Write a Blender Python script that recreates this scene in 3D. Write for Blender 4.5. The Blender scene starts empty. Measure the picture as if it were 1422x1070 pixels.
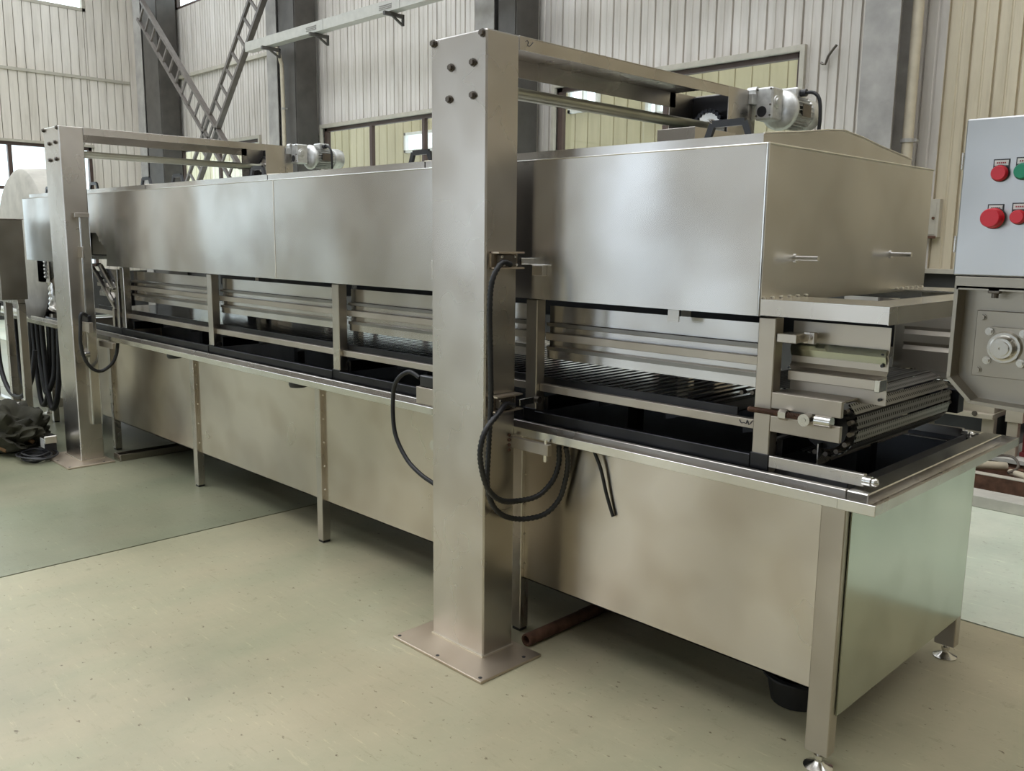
import bpy, bmesh, math, random
from mathutils import Vector, Matrix
random.seed(7)
S = bpy.context.scene
COL = S.collection
PI = math.pi

# ------------------------------------------------------------------ camera, sky, exposure
F_PX, H = 1225.0, 1.65
yaw, pitch, roll = -0.787289, -0.164471, 0.0117817
f_ = Vector((math.sin(yaw)*math.cos(pitch), math.cos(yaw)*math.cos(pitch), math.sin(pitch)))
r_ = Vector((math.cos(yaw), -math.sin(yaw), 0)); u_ = r_.cross(f_)
rr = r_*math.cos(roll)+u_*math.sin(roll); uu = -r_*math.sin(roll)+u_*math.cos(roll)
cam_d = bpy.data.cameras.new('camera'); cam = bpy.data.objects.new('camera', cam_d); COL.objects.link(cam)
m = Matrix((rr, uu, -f_)).transposed().to_4x4(); m.translation = Vector((0, 0, H)); cam.matrix_world = m
cam_d.sensor_width = 36; cam_d.lens = 36*F_PX/1422; cam_d.clip_start = .05; cam_d.clip_end = 200
S.camera = cam
w = bpy.data.worlds.new('overcast_sky'); S.world = w; w.use_nodes = True
nt = w.node_tree; bg = nt.nodes['Background']
tc = nt.nodes.new('ShaderNodeTexCoord'); sep = nt.nodes.new('ShaderNodeSeparateXYZ'); rp = nt.nodes.new('ShaderNodeValToRGB')
nt.links.new(tc.outputs['Generated'], sep.inputs[0]); nt.links.new(sep.outputs['Z'], rp.inputs[0]); nt.links.new(rp.outputs[0], bg.inputs[0])
rp.color_ramp.elements[0].position = 0.0; rp.color_ramp.elements[0].color = (.74, .86, 1, 1)
rp.color_ramp.elements[1].position = 1.0; rp.color_ramp.elements[1].color = (.97, .98, 1, 1)
bg.inputs[1].default_value = 3.1
S.view_settings.view_transform = 'Standard'; S.view_settings.look = 'None'
S.view_settings.gamma = 1; S.view_settings.use_curve_mapping = False
S.view_settings.exposure = 0.0
S.cycles.max_bounces = 8; S.cycles.caustics_reflective = False; S.cycles.caustics_refractive = False
S.cycles.use_denoising = True

# ------------------------------------------------------------------ materials
def nodes(name):
    mt = bpy.data.materials.new(name); mt.use_nodes = True
    return mt, mt.node_tree, mt.node_tree.nodes['Principled BSDF']
def N(t, kind, **kw):
    n = t.nodes.new(kind)
    for k, v in kw.items():
        if k in n.inputs.keys() if hasattr(n.inputs, 'keys') else False: n.inputs[k].default_value = v
        else: setattr(n, k, v)
    return n
def pos_noise(t, scale, detail=4, vec_scale=(1, 1, 1), rough=.55):
    g = t.nodes.new('ShaderNodeNewGeometry'); mp = t.nodes.new('ShaderNodeMapping'); mp.inputs['Scale'].default_value = vec_scale
    n = t.nodes.new('ShaderNodeTexNoise'); n.inputs['Scale'].default_value = scale; n.inputs['Detail'].default_value = detail; n.inputs['Roughness'].default_value = rough
    t.links.new(g.outputs['Position'], mp.inputs[0]); t.links.new(mp.outputs[0], n.inputs[0]); return n
def ramp(t, src, stops):
    r = t.nodes.new('ShaderNodeValToRGB'); t.links.new(src, r.inputs[0])
    e = r.color_ramp.elements; e[0].position, e[0].color = stops[0][0], (*stops[0][1], 1); e[1].position, e[1].color = stops[-1][0], (*stops[-1][1], 1)
    for p, c in stops[1:-1]:
        x = e.new(p); x.color = (*c, 1)
    return r
def steel(name, c=(.60, .58, .54), rough=.3, aniso=.55, dents=.0016, grain=(3, 3, 300), metallic=1.0, var=.16):
    mt, t, b = nodes(name)
    n1 = pos_noise(t, 1.6, 1)
    hi = tuple(min(1, x*(1+var*.5)) for x in c); lo = tuple(x*(1-var) for x in c)
    cr = ramp(t, n1.outputs[0], [(.3, lo), (.5, c), (.7, hi)])
    n2 = pos_noise(t, 5, 1, rough=.4)
    st = ramp(t, n2.outputs[0], [(.25, (c[0]*.85, c[1]*.8, c[2]*.72)), (.55, (1, 1, 1))])
    mx = t.nodes.new('ShaderNodeMixRGB'); mx.blend_type = 'MULTIPLY'; mx.inputs[0].default_value = .3
    t.links.new(cr.outputs[0], mx.inputs[1]); t.links.new(st.outputs[0], mx.inputs[2]); t.links.new(mx.outputs[0], b.inputs['Base Color'])
    b.inputs['Metallic'].default_value = metallic
    g = pos_noise(t, 3, 3, grain)
    rr_ = t.nodes.new('ShaderNodeMapRange'); rr_.inputs['To Min'].default_value = rough*.8; rr_.inputs['To Max'].default_value = rough*1.25
    g2 = pos_noise(t, 2.2, 3); t.links.new(g2.outputs[0], rr_.inputs[0]); t.links.new(rr_.outputs[0], b.inputs['Roughness'])
    b.inputs['Anisotropic'].default_value = aniso
    tv = t.nodes.new('ShaderNodeCombineXYZ'); tv.inputs[0].default_value = .0; tv.inputs[1].default_value = .02; tv.inputs[2].default_value = 1
    t.links.new(tv.outputs[0], b.inputs['Tangent'])
    if dents:
        d = pos_noise(t, 1.5, 0, (1, 1, .55)); bp = t.nodes.new('ShaderNodeBump'); bp.inputs['Strength'].default_value = 1; bp.inputs['Distance'].default_value = dents*10
        t.links.new(d.outputs[0], bp.inputs['Height'])
        t.links.new(bp.outputs[0], b.inputs['Normal'])
    return mt
def plain(name, c, rough=.5, metallic=0, var=.1, scale=8, bump=0):
    mt, t, b = nodes(name)
    n = pos_noise(t, scale, 5)
    cr = ramp(t, n.outputs[0], [(.3, tuple(x*(1-var) for x in c)), (.7, tuple(min(1, x*(1+var)) for x in c))])
    t.links.new(cr.outputs[0], b.inputs['Base Color']); b.inputs['Roughness'].default_value = rough; b.inputs['Metallic'].default_value = metallic
    if bump:
        bp = t.nodes.new('ShaderNodeBump'); bp.inputs['Distance'].default_value = bump; t.links.new(n.outputs[0], bp.inputs['Height']); t.links.new(bp.outputs[0], b.inputs['Normal'])
    return mt
def wallmat(name, c, dirt):
    mt, t, b = nodes(name)
    n = pos_noise(t, 1.4, 6, (5, 5, .45), .65)
    n2 = pos_noise(t, .5, 3)
    cr = ramp(t, n.outputs[0], [(.25, dirt), (.5, c), (.75, tuple(min(1, x*1.12) for x in c))])
    c2 = ramp(t, n2.outputs[0], [(.3, (.82, .80, .76)), (.7, (1, 1, 1))])
    mx = t.nodes.new('ShaderNodeMixRGB'); mx.blend_type = 'MULTIPLY'; mx.inputs[0].default_value = 1
    t.links.new(cr.outputs[0], mx.inputs[1]); t.links.new(c2.outputs[0], mx.inputs[2]); t.links.new(mx.outputs[0], b.inputs['Base Color'])
    b.inputs['Roughness'].default_value = .55
    return mt
def floormat(nm='worn_green_epoxy', mul=(1, 1, 1), rmin=.22):
    mt, t, b = nodes(nm)
    n = pos_noise(t, .8, 9, rough=.62); n2 = pos_noise(t, 14, 9, (1, 1, 1), .75); n3 = pos_noise(t, 1.1, 6, (1, .35, 1), .65)
    a = ramp(t, n.outputs[0], [(.3, (.38, .34, .225)), (.47, (.47, .415, .275)), (.62, (.53, .465, .31)), (.75, (.60, .54, .38))])
    g = ramp(t, n3.outputs[0], [(.38, (1, 1, 1)), (.62, (.82, .90, .88))])
    d = ramp(t, n2.outputs[0], [(.28, (.72, .70, .66)), (.42, (1, 1, 1)), (.62, (1, 1, 1)), (.72, (1.0, 1.0, 1.0))])
    # scratches
    v = pos_noise(t, 5, 10, (1, 7, 1), .8); s_ = ramp(t, v.outputs[0], [(.33, (1.30, 1.30, 1.26)), (.42, (.99, .99, .99)), (.58, (.98, .98, .98)), (.68, (.76, .74, .70))])
    cur = a.outputs[0]
    k_ = pos_noise(t, 26, 3, (1, 1.6, 1), .6); sk = ramp(t, k_.outputs[0], [(.27, (.36, .31, .26)), (.335, (1, 1, 1))])
    tint = t.nodes.new('ShaderNodeRGB'); tint.outputs[0].default_value = (*mul, 1)
    for x in (g, d, s_, sk, tint):
        mx = t.nodes.new('ShaderNodeMixRGB'); mx.blend_type = 'MULTIPLY'; mx.inputs[0].default_value = 1
        t.links.new(cur, mx.inputs[1]); t.links.new(x.outputs[0], mx.inputs[2]); cur = mx.outputs[0]
    t.links.new(cur, b.inputs['Base Color'])
    rm = t.nodes.new('ShaderNodeMapRange'); rm.inputs['To Min'].default_value = rmin; rm.inputs['To Max'].default_value = .55
    t.links.new(n.outputs[0], rm.inputs[0]); t.links.new(rm.outputs[0], b.inputs['Roughness'])
    bp = t.nodes.new('ShaderNodeBump'); bp.inputs['Distance'].default_value = .0015; bp.inputs['Strength'].default_value = .5
    t.links.new(n2.outputs[0], bp.inputs['Height']); t.links.new(bp.outputs[0], b.inputs['Normal'])
    return mt
M = {}
M['steel'] = steel('brushed_stainless', (.60,.565,.52), .27, .8, 0)
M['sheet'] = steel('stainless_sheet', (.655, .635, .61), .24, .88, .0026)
M['tank'] = steel('satin_tank_sheet', (.66, .605, .52), .29, .9, .0010)
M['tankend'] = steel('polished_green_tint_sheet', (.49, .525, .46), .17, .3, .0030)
M['matte'] = steel('pickled_stainless', (.52, .475, .41), .42, .3, .0008)
M['bright'] = steel('bright_stainless', (.74, .73, .70), .2, .3, 0)
M['dark'] = steel('shade_dark_steel', (.055, .055, .06), .3, .2, 0)  # near-black base deepens the shade in and under the machine; also dark parts
M['shade'] = steel('grey_fold_shade', (.30, .29, .27), .3, .3, 0)  # shade of the guide folds as a grey steel
M['rod'] = steel('polished_rod', (.86, .88, .92), .10, 0, 0)
M['tankin'] = steel('inner_tank_shade', (.17, .175, .19), .38, .3, .001)  # tank steel darkened: the shade inside is put into the colour
M['weathered'] = steel('weathered_grey_steel', (.31, .285, .24), .36, .2, .002, var=.4)
M['panelbox'] = steel('satin_box_sheet', (.56, .57, .58), .3, .5, .0022)
M['pipe'] = steel('galvanised_pipe', (.42, .42, .34), .35, 0, 0, var=.3)
M['alu'] = plain('cast_aluminium', (.62, .62, .60), .38, .75, .15, 30)
M['black'] = plain('black_rubber', (.012, .012, .013), .45)
M['plastic'] = plain('black_plastic', (.02, .02, .022), .3)
M['bolt'] = plain('dark_bolt_steel', (.16, .14, .12), .4, .9)
M['wall'] = wallmat('cream_wall_sheet', (.71, .665, .615), (.53, .485, .43))
M['wall_warmlight'] = wallmat('warm_light_wall_sheet', (.66, .58, .43), (.46, .39, .27))  # warm light of the right side put into the wall colour
M['wall_l'] = wallmat('pale_wall_board', (.84, .78, .70), (.64, .585, .51))
M['yellow'] = wallmat('yellow_cream_sheet', (.60, .54, .36), (.50, .44, .28))
M['flash'] = plain('pale_flashing', (.50, .46, .38), .45)
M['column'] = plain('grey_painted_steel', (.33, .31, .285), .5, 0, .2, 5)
M['columndark'] = plain('dark_grey_shade_paint', (.075, .067, .058), .5, 0, .2, 5)  # dark copy of the column paint for shaded webs; also brackets and ceiling
M['brace'] = plain('grey_brace_paint', (.15, .13, .115), .5, 0, .2, 9)
M['frame'] = plain('brown_window_frame', (.085, .055, .045), .4)
M['base'] = plain('dark_plinth', (.05, .048, .045), .8, 0, .2, 5)
M['tray'] = plain('galvanised_tray', (.48, .46, .41), .4, .3, .08, 10)
M['pvc'] = plain('cream_plastic_pipe', (.55, .48, .36), .4)
M['red'] = plain('red_button', (.62, .015, .03), .3)
M['green'] = plain('green_button', (.0, .25, .13), .3)
M['white'] = plain('white_label', (.75, .75, .72), .5)
M['ink'] = plain('label_ink', (.35, .05, .06), .6)
M['marker'] = plain('black_marker_ink', (.03, .03, .05), .6)
M['tarp'] = plain('olive_canvas', (.032, .030, .017), .85, 0, .4, 6, .01)
M['strap'] = plain('orange_canvas_trim', (.20, .11, .045), .7)
M['cream'] = steel('cream_grey_steel', (.50, .45, .36), .5, .1, .0005, metallic=.5, var=.25)
M['rust'] = plain('rusty_steel', (.13, .065, .04), .7, .3, .4, 20)
M['redpaint'] = plain('maroon_painted_steel', (.20, .025, .03), .45)
M['concrete'] = plain('pale_concrete', (.50, .48, .42), .8, 0, .15, 6)
M['floor'] = floormat()
M['floor_green'] = floormat('grey_green_epoxy', (.65, .715, .72), .14)
M['floor_pale'] = floormat('bright_reflection_epoxy', (1.5, 1.78, 2.2), .2)  # back slabs paler: bright floor reflection put into the colour
M['joint'] = plain('dark_floor_joint', (.035, .03, .025), .9)
M['floorplate'] = steel('stained_base_plate', (.60, .52, .42), .45, .1, .0005, var=.3)
M['weld'] = plain('weld_bead', (.80, .74, .62), .35, .8)
# perforated slat
def perf():
    mt, t, b = nodes('perforated_slat_steel')
    b.inputs['Metallic'].default_value = 1; b.inputs['Roughness'].default_value = .42
    g = t.nodes.new('ShaderNodeTexCoord'); sp = t.nodes.new('ShaderNodeSeparateXYZ'); t.links.new(g.outputs['Object'], sp.inputs[0])
    def wave(out, per, off=0):
        a = t.nodes.new('ShaderNodeMath'); a.operation = 'MULTIPLY_ADD'; a.inputs[1].default_value = 2*PI/per; a.inputs[2].default_value = off; t.links.new(out, a.inputs[0])
        s = t.nodes.new('ShaderNodeMath'); s.operation = 'SINE'; t.links.new(a.outputs[0], s.inputs[0]); return s
    a = wave(sp.outputs[1], .016); c = wave(sp.outputs[0], .020, 0.0)
    mul = t.nodes.new('ShaderNodeMath'); mul.operation = 'MINIMUM'; t.links.new(a.outputs[0], mul.inputs[0]); t.links.new(c.outputs[0], mul.inputs[1])
    r = ramp(t, mul.outputs[0], [(-.0, (.26, .255, .24)), (.1, (.01, .01, .01))]); t.links.new(r.outputs[0], b.inputs['Base Color'])
    return mt
M['perf'] = perf()
def glassmat():
    mt = bpy.data.materials.new('window_glass'); mt.use_nodes = True; t = mt.node_tree; t.nodes.clear()
    o = t.nodes.new('ShaderNodeOutputMaterial'); mx = t.nodes.new('ShaderNodeMixShader'); tr = t.nodes.new('ShaderNodeBsdfTransparent'); gl = t.nodes.new('ShaderNodeBsdfGlossy')
    tr.inputs[0].default_value = (.93, .95, .92, 1); gl.inputs['Roughness'].default_value = .02; mx.inputs[0].default_value = .10
    t.links.new(tr.outputs[0], mx.inputs[1]); t.links.new(gl.outputs[0], mx.inputs[2]); t.links.new(mx.outputs[0], o.inputs[0]); return mt
M['glass'] = glassmat()

# ------------------------------------------------------------------ geometry helpers (all shapes in world coordinates)
def box(bm, x0, x1, y0, y1, z0, z1, bev=.0015):
    vs = [bm.verts.new(p) for p in ((x0,y0,z0),(x1,y0,z0),(x1,y1,z0),(x0,y1,z0),(x0,y0,z1),(x1,y0,z1),(x1,y1,z1),(x0,y1,z1))]
    fs = [bm.faces.new([vs[i] for i in q]) for q in ((0,3,2,1),(4,5,6,7),(0,1,5,4),(1,2,6,5),(2,3,7,6),(3,0,4,7))]
    if bev and min(x1-x0, y1-y0, z1-z0) > bev*2.2:
        es = list({e for f in fs for e in f.edges})
        bmesh.ops.bevel(bm, geom=es, offset=bev, segments=1, affect='EDGES')
    return bm
def cyl(bm, a, b, r, seg=16, r2=None, cap=True):
    a, b = Vector(a), Vector(b); d = (b-a); L = d.length; q = d.to_track_quat('Z', 'Y').to_matrix().to_4x4()
    q.translation = (a+b)/2
    bmesh.ops.create_cone(bm, cap_ends=cap, segments=seg, radius1=r, radius2=r if r2 is None else r2, depth=L, matrix=q); return bm
def beam(bm, a, b, wd, ht, up=(0, 0, 1)):
    """rectangular bar from a to b, wd across, ht along up"""
    a, b = Vector(a), Vector(b); d = (b-a).normalized(); up = Vector(up); s = d.cross(up).normalized(); u = s.cross(d).normalized()
    vs = [bm.verts.new(p + s*sx*wd/2 + u*sy*ht/2) for p in (a, b) for sx, sy in ((-1,-1),(1,-1),(1,1),(-1,1))]
    for q in ((3,2,1,0),(4,5,6,7),(0,1,5,4),(1,2,6,5),(2,3,7,6),(3,0,4,7)): bm.faces.new([vs[i] for i in q])
    return bm
def prism(bm, pts, axis, a, b):
    """closed polygon pts (2-D) extruded along axis from a to b; 2-D order: x->(y,z), y->(x,z), z->(x,y)"""
    def P3(p, v): return {'x': (v, p[0], p[1]), 'y': (p[0], v, p[1]), 'z': (p[0], p[1], v)}[axis]
    A = [bm.verts.new(P3(p, a)) for p in pts]; B = [bm.verts.new(P3(p, b)) for p in pts]
    n = len(pts); bm.faces.new(A[::-1]); bm.faces.new(B)
    for i in range(n): bm.faces.new((A[i], A[(i+1) % n], B[(i+1) % n], B[i]))
    return bm
def strip(bm, pts, axis, a, b, th=.002):
    """open folded sheet of thickness th: polyline pts extruded along axis"""
    n = len(pts); off = []
    for i in range(n):
        p = Vector(pts[i]); d = (Vector(pts[min(i+1, n-1)])-Vector(pts[max(i-1, 0)])).normalized(); off.append(tuple(p+Vector((-d.y, d.x))*th))
    return prism(bm, list(pts)+off[::-1], axis, a, b)
def tube(bm, pts, r, seg=10, rib=0, step=.012):
    P = [Vector(p) for p in pts]; Q = []
    for i in range(len(P)-1):
        p0, p1, p2, p3 = P[max(i-1, 0)], P[i], P[i+1], P[min(i+2, len(P)-1)]
        n = max(2, int((p2-p1).length/step))
        for k in range(n):
            t = k/n; Q.append(.5*((2*p1)+(p2-p0)*t+(2*p0-5*p1+4*p2-p3)*t*t+(3*p1-p0-3*p2+p3)*t**3))
    Q.append(P[-1]); prev = None; up = Vector((.3, .2, .9)).normalized()
    for i, q in enumerate(Q):
        d = (Q[min(i+1, len(Q)-1)]-Q[max(i-1, 0)]).normalized(); up = (up-d*up.dot(d)).normalized(); s = d.cross(up)
        ra = r*(1+(rib if i % 2 else -rib)); ring = [bm.verts.new(q+(up*math.cos(2*PI*k/seg)+s*math.sin(2*PI*k/seg))*ra) for k in range(seg)]
        if prev:
            for k in range(seg): bm.faces.new((prev[k], prev[(k+1) % seg], ring[(k+1) % seg], ring[k]))
        else: bm.faces.new(ring[::-1])
        prev = ring
    bm.faces.new(prev); return bm
def lathe(bm, prof, c, axis, seg=24):
    """profile (radius, along) spun about axis through c"""
    ax = {'x': (Vector((1,0,0)), Vector((0,1,0)), Vector((0,0,1))), 'y': (Vector((0,1,0)), Vector((0,0,1)), Vector((1,0,0))), 'z': (Vector((0,0,1)), Vector((1,0,0)), Vector((0,1,0)))}[axis]
    c = Vector(c); prev = None
    for r, h in prof:
        ring = [bm.verts.new(c+ax[0]*h+(ax[1]*math.cos(2*PI*k/seg)+ax[2]*math.sin(2*PI*k/seg))*max(r, 1e-4)) for k in range(seg)]
        if prev:
            for k in range(seg): bm.faces.new((prev[k], prev[(k+1) % seg], ring[(k+1) % seg], ring[k]))
        prev = ring
    return bm
def NB(): return bmesh.new()
def B(*a, bev=.0015): return box(NB(), *a, bev=bev)
ORG = {}
def link(name, bm, mat, parent=None, smooth=False, label=None, kind=None):
    """bm in world coordinates -> one mesh object centred on its own bounds"""
    vs = bm.verts; mn = [min(v.co[i] for v in vs) for i in range(3)]; mxx = [max(v.co[i] for v in vs) for i in range(3)]
    c = Vector([(a+b)/2 for a, b in zip(mn, mxx)])
    bmesh.ops.translate(bm, verts=bm.verts, vec=-c); bmesh.ops.recalc_face_normals(bm, faces=bm.faces)
    me = bpy.data.meshes.new(name); bm.to_mesh(me); bm.free()
    if isinstance(mat, str): mat = M[mat]
    me.materials.append(mat)
    if smooth:
        for p in me.polygons: p.use_smooth = True
        me.set_sharp_from_angle(angle=math.radians(40))
    o = bpy.data.objects.new(name, me); COL.objects.link(o)
    return place(o, c, parent, label, kind)
def place(o, c, parent=None, label=None, kind=None):
    ORG[o.name] = Vector(c)
    if parent is not None:
        o.parent = parent; o.location = Vector(c)-ORG[parent.name]
    else: o.location = c
    if label: o['label'] = label
    if kind: o['kind'] = kind
    return o
def twin(o, c, parent=None, name=None):
    d = o.copy(); COL.objects.link(d); return place(d, c, parent)
def thing(name, label, cat, loc, group=None):
    o = bpy.data.objects.new(name, None); COL.objects.link(o); o.empty_display_size = .1; ORG[o.name] = Vector(loc); o.location = loc
    o['label'] = label; o['category'] = cat
    if group: o['group'] = group
    return o
def tagt(o, label, cat, group=None):
    o['label'] = label; o['category'] = cat
    if group: o['group'] = group
    return o
def hexbolt(bm, c, axis, r, h):
    c = Vector(c); d = {'x': Vector((1,0,0)), '-y': Vector((0,-1,0)), 'z': Vector((0,0,1)), 'y': Vector((0,1,0))}[axis]
    cyl(bm, c-d*h*.2, c+d*h, r, 6); cyl(bm, c-d*h*.1, c+d*h*.2, r*1.35, 14); return bm

# ================================================================== SETTING
K = 8/7
def bx_(x): return x*K
def bz_(z): return 1.65+(z-1.65)*K
YB, XL = 8.0, -16.6*K
XR, YF, ZT = 4.0, -9.0, 8.2
# ---- floor: cast slabs with open joints
fl = link('floor', B(XL-.3, XR+.3, YF-.3, YB+.3, -.25, -.012, bev=0), 'joint', kind='structure')
jx = [XL-.3, -10.63, -4.63, 1.37, XR+.3]; jy = [YF-.3, -7.95, -1.95, 4.05, YB+.3]
for i in range(len(jx)-1):
    for j in range(len(jy)-1):
        link('floor_slab', B(jx[i]+.007, jx[i+1]-.007, jy[j]+.007, jy[j+1]-.007, -.014, 0, bev=0), 'floor_pale' if j == 3 else 'floor_green' if i < 2 else 'floor', fl)
# ---- walls
def rects(u0, u1, holes, z0, z1):
    """split the sheet u0..u1 x z0..z1 round the window openings"""
    out = []; cuts = sorted({u0, u1} | {h[k] for h in holes for k in (0, 1) if u0 < h[k] < u1})
    for a, b in zip(cuts, cuts[1:]):
        mid = (a+b)/2; zz = z0
        for h in sorted([h for h in holes if h[0] < mid < h[1]], key=lambda h: h[2]):
            if h[2] > zz: out.append((a, b, zz, h[2]))
            zz = h[3]
        if zz < z1: out.append((a, b, zz, z1))
    return out
def ribbed(u0, u1, period, depth, mid=True, ph=0.0):
    """profile of a ribbed sheet: list of (u, depth offset)"""
    p = []; k0 = math.floor((u0-ph)/period)-1
    while ph+k0*period < u1+period:
        a = ph+k0*period
        p += [(a, 0), (a+.004, -depth), (a+.02, -depth), (a+.024, 0)]
        if mid: p += [(a+period*.52, 0), (a+period*.55, -depth*.28), (a+period*.62, -depth*.28), (a+period*.65, 0)]
        k0 += 1
    def at(u):
        for (a, da), (b, db) in zip(p, p[1:]):
            if a <= u <= b: return da+(db-da)*(u-a)/max(b-a, 1e-9)
        return 0
    return [(u0, at(u0))]+[q for q in p if u0+1e-4 < q[0] < u1-1e-4]+[(u1, at(u1))]
# openings (u0, u1, z0, z1)
WB = [(bx_(-15.25), bx_(-12.5), 1.9, bz_(3.11)), (bx_(-10.77), bx_(-7.55), 1.62, bz_(3.12)), (bx_(-6.42), bx_(-3.71), 1.62, bz_(3.19)),
      (bx_(-15.2), bx_(-12.4), bz_(5.38), 7.4), (bx_(-10.6), bx_(-7.9), bz_(5.38), 7.4), (bx_(-6.4), bx_(-3.7), bz_(5.38), 7.4)]
WL = [(-1.5, bx_(6.01), 1.0, bz_(3.15)), (-1.5, bx_(6.05), bz_(5.42), 7.4), (-6.6, -4.0, 1.4, bz_(3.0))]
wb = link('wall_back', B(XL, XR, YB+.02, YB+.10, 0, 1.43, bev=0), 'base', kind='structure')
per = .165*K; u = XL; ph = bx_(-2.409)
while u < XR:
    e = min(XR, u+5*per)
    for a, b, z0, z1 in rects(u, e, WB, 1.43, ZT):
        pr = ribbed(a, b, per, .028, True, ph); bm = NB()
        prism(bm, [(q[0], YB-q[1]) for q in pr]+[(b, YB+.045), (a, YB+.045)], 'z', z0, z1)
        link('wall_sheet', bm, 'wall' if a < -3.2 else 'wall_warmlight', wb)
    u = e
link('sill_flashing', B(XL, XR, YB-.05, YB+.02, 1.40, 1.44), 'flash', wb)
wl = link('wall_left', B(XL-.10, XL-.02, YF, YB, 0, .9, bev=0), 'base', kind='structure')
per2 = .1425*K; u = 3.0; first = True
segs = [(YF, -6.6), (-6.6, -4.0), (-4.0, -1.5), (-1.5, 1.0), (1.0, 3.0)]
while u < YB-.01: segs.append((u, min(YB, u+per2))); u += per2
for a0, b0 in segs:
    for a, b, z0, z1 in rects(a0, b0, WL, .9, ZT):
        link('wall_board', B(XL-.05, XL, a+.006, b-.006, z0, z1, bev=.003), 'wall_l', wl)
link('backing', B(XL-.07, XL-.052, -1.5, YB, .9, 1.0, bev=0), 'base', wl)
link('backing', B(XL-.07, XL-.052, -1.5, YB, bz_(3.15), bz_(5.42), bev=0), 'base', wl)
link('backing', B(XL-.07, XL-.052, bx_(6.05), YB, 1.0, ZT, bev=0), 'base', wl)
# opposite and right walls (behind the camera), with their windows and a tall open doorway
wf = link('wall_front', B(XL, XR, YF-.1, YF, 0, 1.0, bev=0), 'base', kind='structure')
WF = [(-15.6, -13.4, 1.2, 3.4), (-11.3, -8.8, 0.0, 3.6), (-7.2, -5.0, 1.2, 3.4), (-3.4, -.6, 1.2, 3.4)]
u = XL
while u < XR:
    e = min(XR, u+1.0)
    for a, b, z0, z1 in rects(u, e, WF, 1.0, ZT): link('wall_sheet', B(a, b, YF-.05, YF, z0, z1, bev=0), 'wall', wf)
    u = e
wr = link('wall_right', B(XR, XR+.1, YF, YB, 0, 1.0, bev=0), 'base', kind='structure')
u = YF
while u < YB:
    for z0, z1, mm in ((1.0, 2.6, 'base' if u < 1.5 else 'wall'), (2.6, ZT, 'wall')): link('wall_sheet', B(XR, XR+.05, u, u+1.0, z0, z1, bev=0), mm, wr)  # unseen lower sheets coloured dark so the steel mirrors a dark side
    u += 1.0
rf = link('ceiling', B(XL, XR, YF, YF+.3, ZT, ZT+.1, bev=0), 'columndark', kind='structure')
ROOF = [(YF+.3, YF+2.4), (-5.0, -3.2), (3.4, 4.4), (6.6, YB)]      # solid roof bays; open skylight bays between them
for a, b in ROOF: link('roof_sheet', B(XL, XR, a, b, ZT, ZT+.06, bev=0), 'wall', rf)
link('roof_sheet', B(.5, XR, YF, 1.5, ZT+.06, ZT+.1, bev=0), 'wall', rf)  # unseen extra sheet added to keep skylight off the right side
for x in (bx_(-15.8), bx_(-11.4), bx_(-7.1), bx_(-2.9), 1.2): link('rafter', B(x-.1, x+.1, YF, YB, ZT-.45, ZT, bev=0), 'column', rf)
# girts and flashings
for z in (bz_(4.28),):
    link('trim_1', B(XL+.02, bx_(-11.6), YB-.06, YB-.005, z-.03, z+.03), 'flash', kind='structure')
    link('trim_2', B(XL+.0, XL+.03, YF, YB-.3, bz_(4.325)-.028, bz_(4.325)+.028), 'flash', kind='structure')
link('trim_3', B(XL+.0, XL+.05, -1.5, bx_(6.05), bz_(3.15), bz_(3.15)+.05), 'flash', kind='structure')
# windows
def window_back(n, h, mull, rail=None):
    a, b, z0, z1 = h; bm = NB(); fw = .05
    for q in ((a, b, z1-fw, z1), (a, b, z0, z0+fw), (a, a+fw*1.4, z0, z1), (b-fw, b, z0, z1)): box(bm, q[0], q[1], YB+.02, YB+.09, q[2], q[3])
    wn = link('window_%d' % n, bm, 'frame', kind='structure')
    bm = NB()
    for q in ((a-.05, b+.05, z1, z1+.055), (a-.05, a, z0, z1), (b, b+.05, z0, z1)): box(bm, q[0], q[1], YB-.045, YB+.02, q[2], q[3])
    link('casing', bm, 'flash', wn)
    xs = [a+fw]+mull+[b-fw]
    for q in mull: link('mullion', B(q-.03, q+.03, YB+.02, YB+.08, z0+fw, z1-fw), 'frame', wn)
    if rail: link('rail', B(a+fw, b-fw, YB+.03, YB+.075, rail-.025, rail+.025), 'frame', wn)
    for p, q in zip(xs, xs[1:]): link('pane', B(p, q, YB+.048, YB+.054, z0+fw, z1-fw, bev=0), 'glass', wn)
    return wn
for i, h in enumerate(WB):
    wd = h[1]-h[0]; window_back(i+1, h, [h[0]+wd*k/(3 if i == 1 else 2) for k in range(1, 3 if i == 1 else 2)])
def window_left(n, h, mull, rails):
    a, b, z0, z1 = h; bm = NB(); fw = .06
    for q in ((a, b, z1-fw, z1), (a, b, z0, z0+fw), (a, a+fw, z0, z1), (b-fw, b, z0, z1)): box(bm, XL-.09, XL+.01, q[0], q[1], q[2], q[3])
    wn = link('window_%d' % n, bm, 'frame' if n == 7 else 'flash', kind='structure')
    xs = [a+fw]+mull+[b-fw]
    for q in mull: link('mullion', B(XL-.08, XL-.0, q-.035, q+.035, z0+fw, z1-fw), 'frame', wn)
    for r in rails: link('rail', B(XL-.07, XL-.01, a+fw, b-fw, r-.03, r+.03), 'frame', wn)
    for p, q in zip(xs, xs[1:]): link('pane', B(XL-.055, XL-.05, p, q, z0+fw, z1-fw, bev=0), 'glass', wn)
window_left(7, WL[0], [bx_(3.2), bx_(4.70)], [bz_(2.40)])
window_left(8, WL[1], [bx_(3.2), bx_(4.70)], [])
window_left(9, WL[2], [-5.3], [bz_(2.40)])  # unseen window added to brighten the hood's reflections
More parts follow.
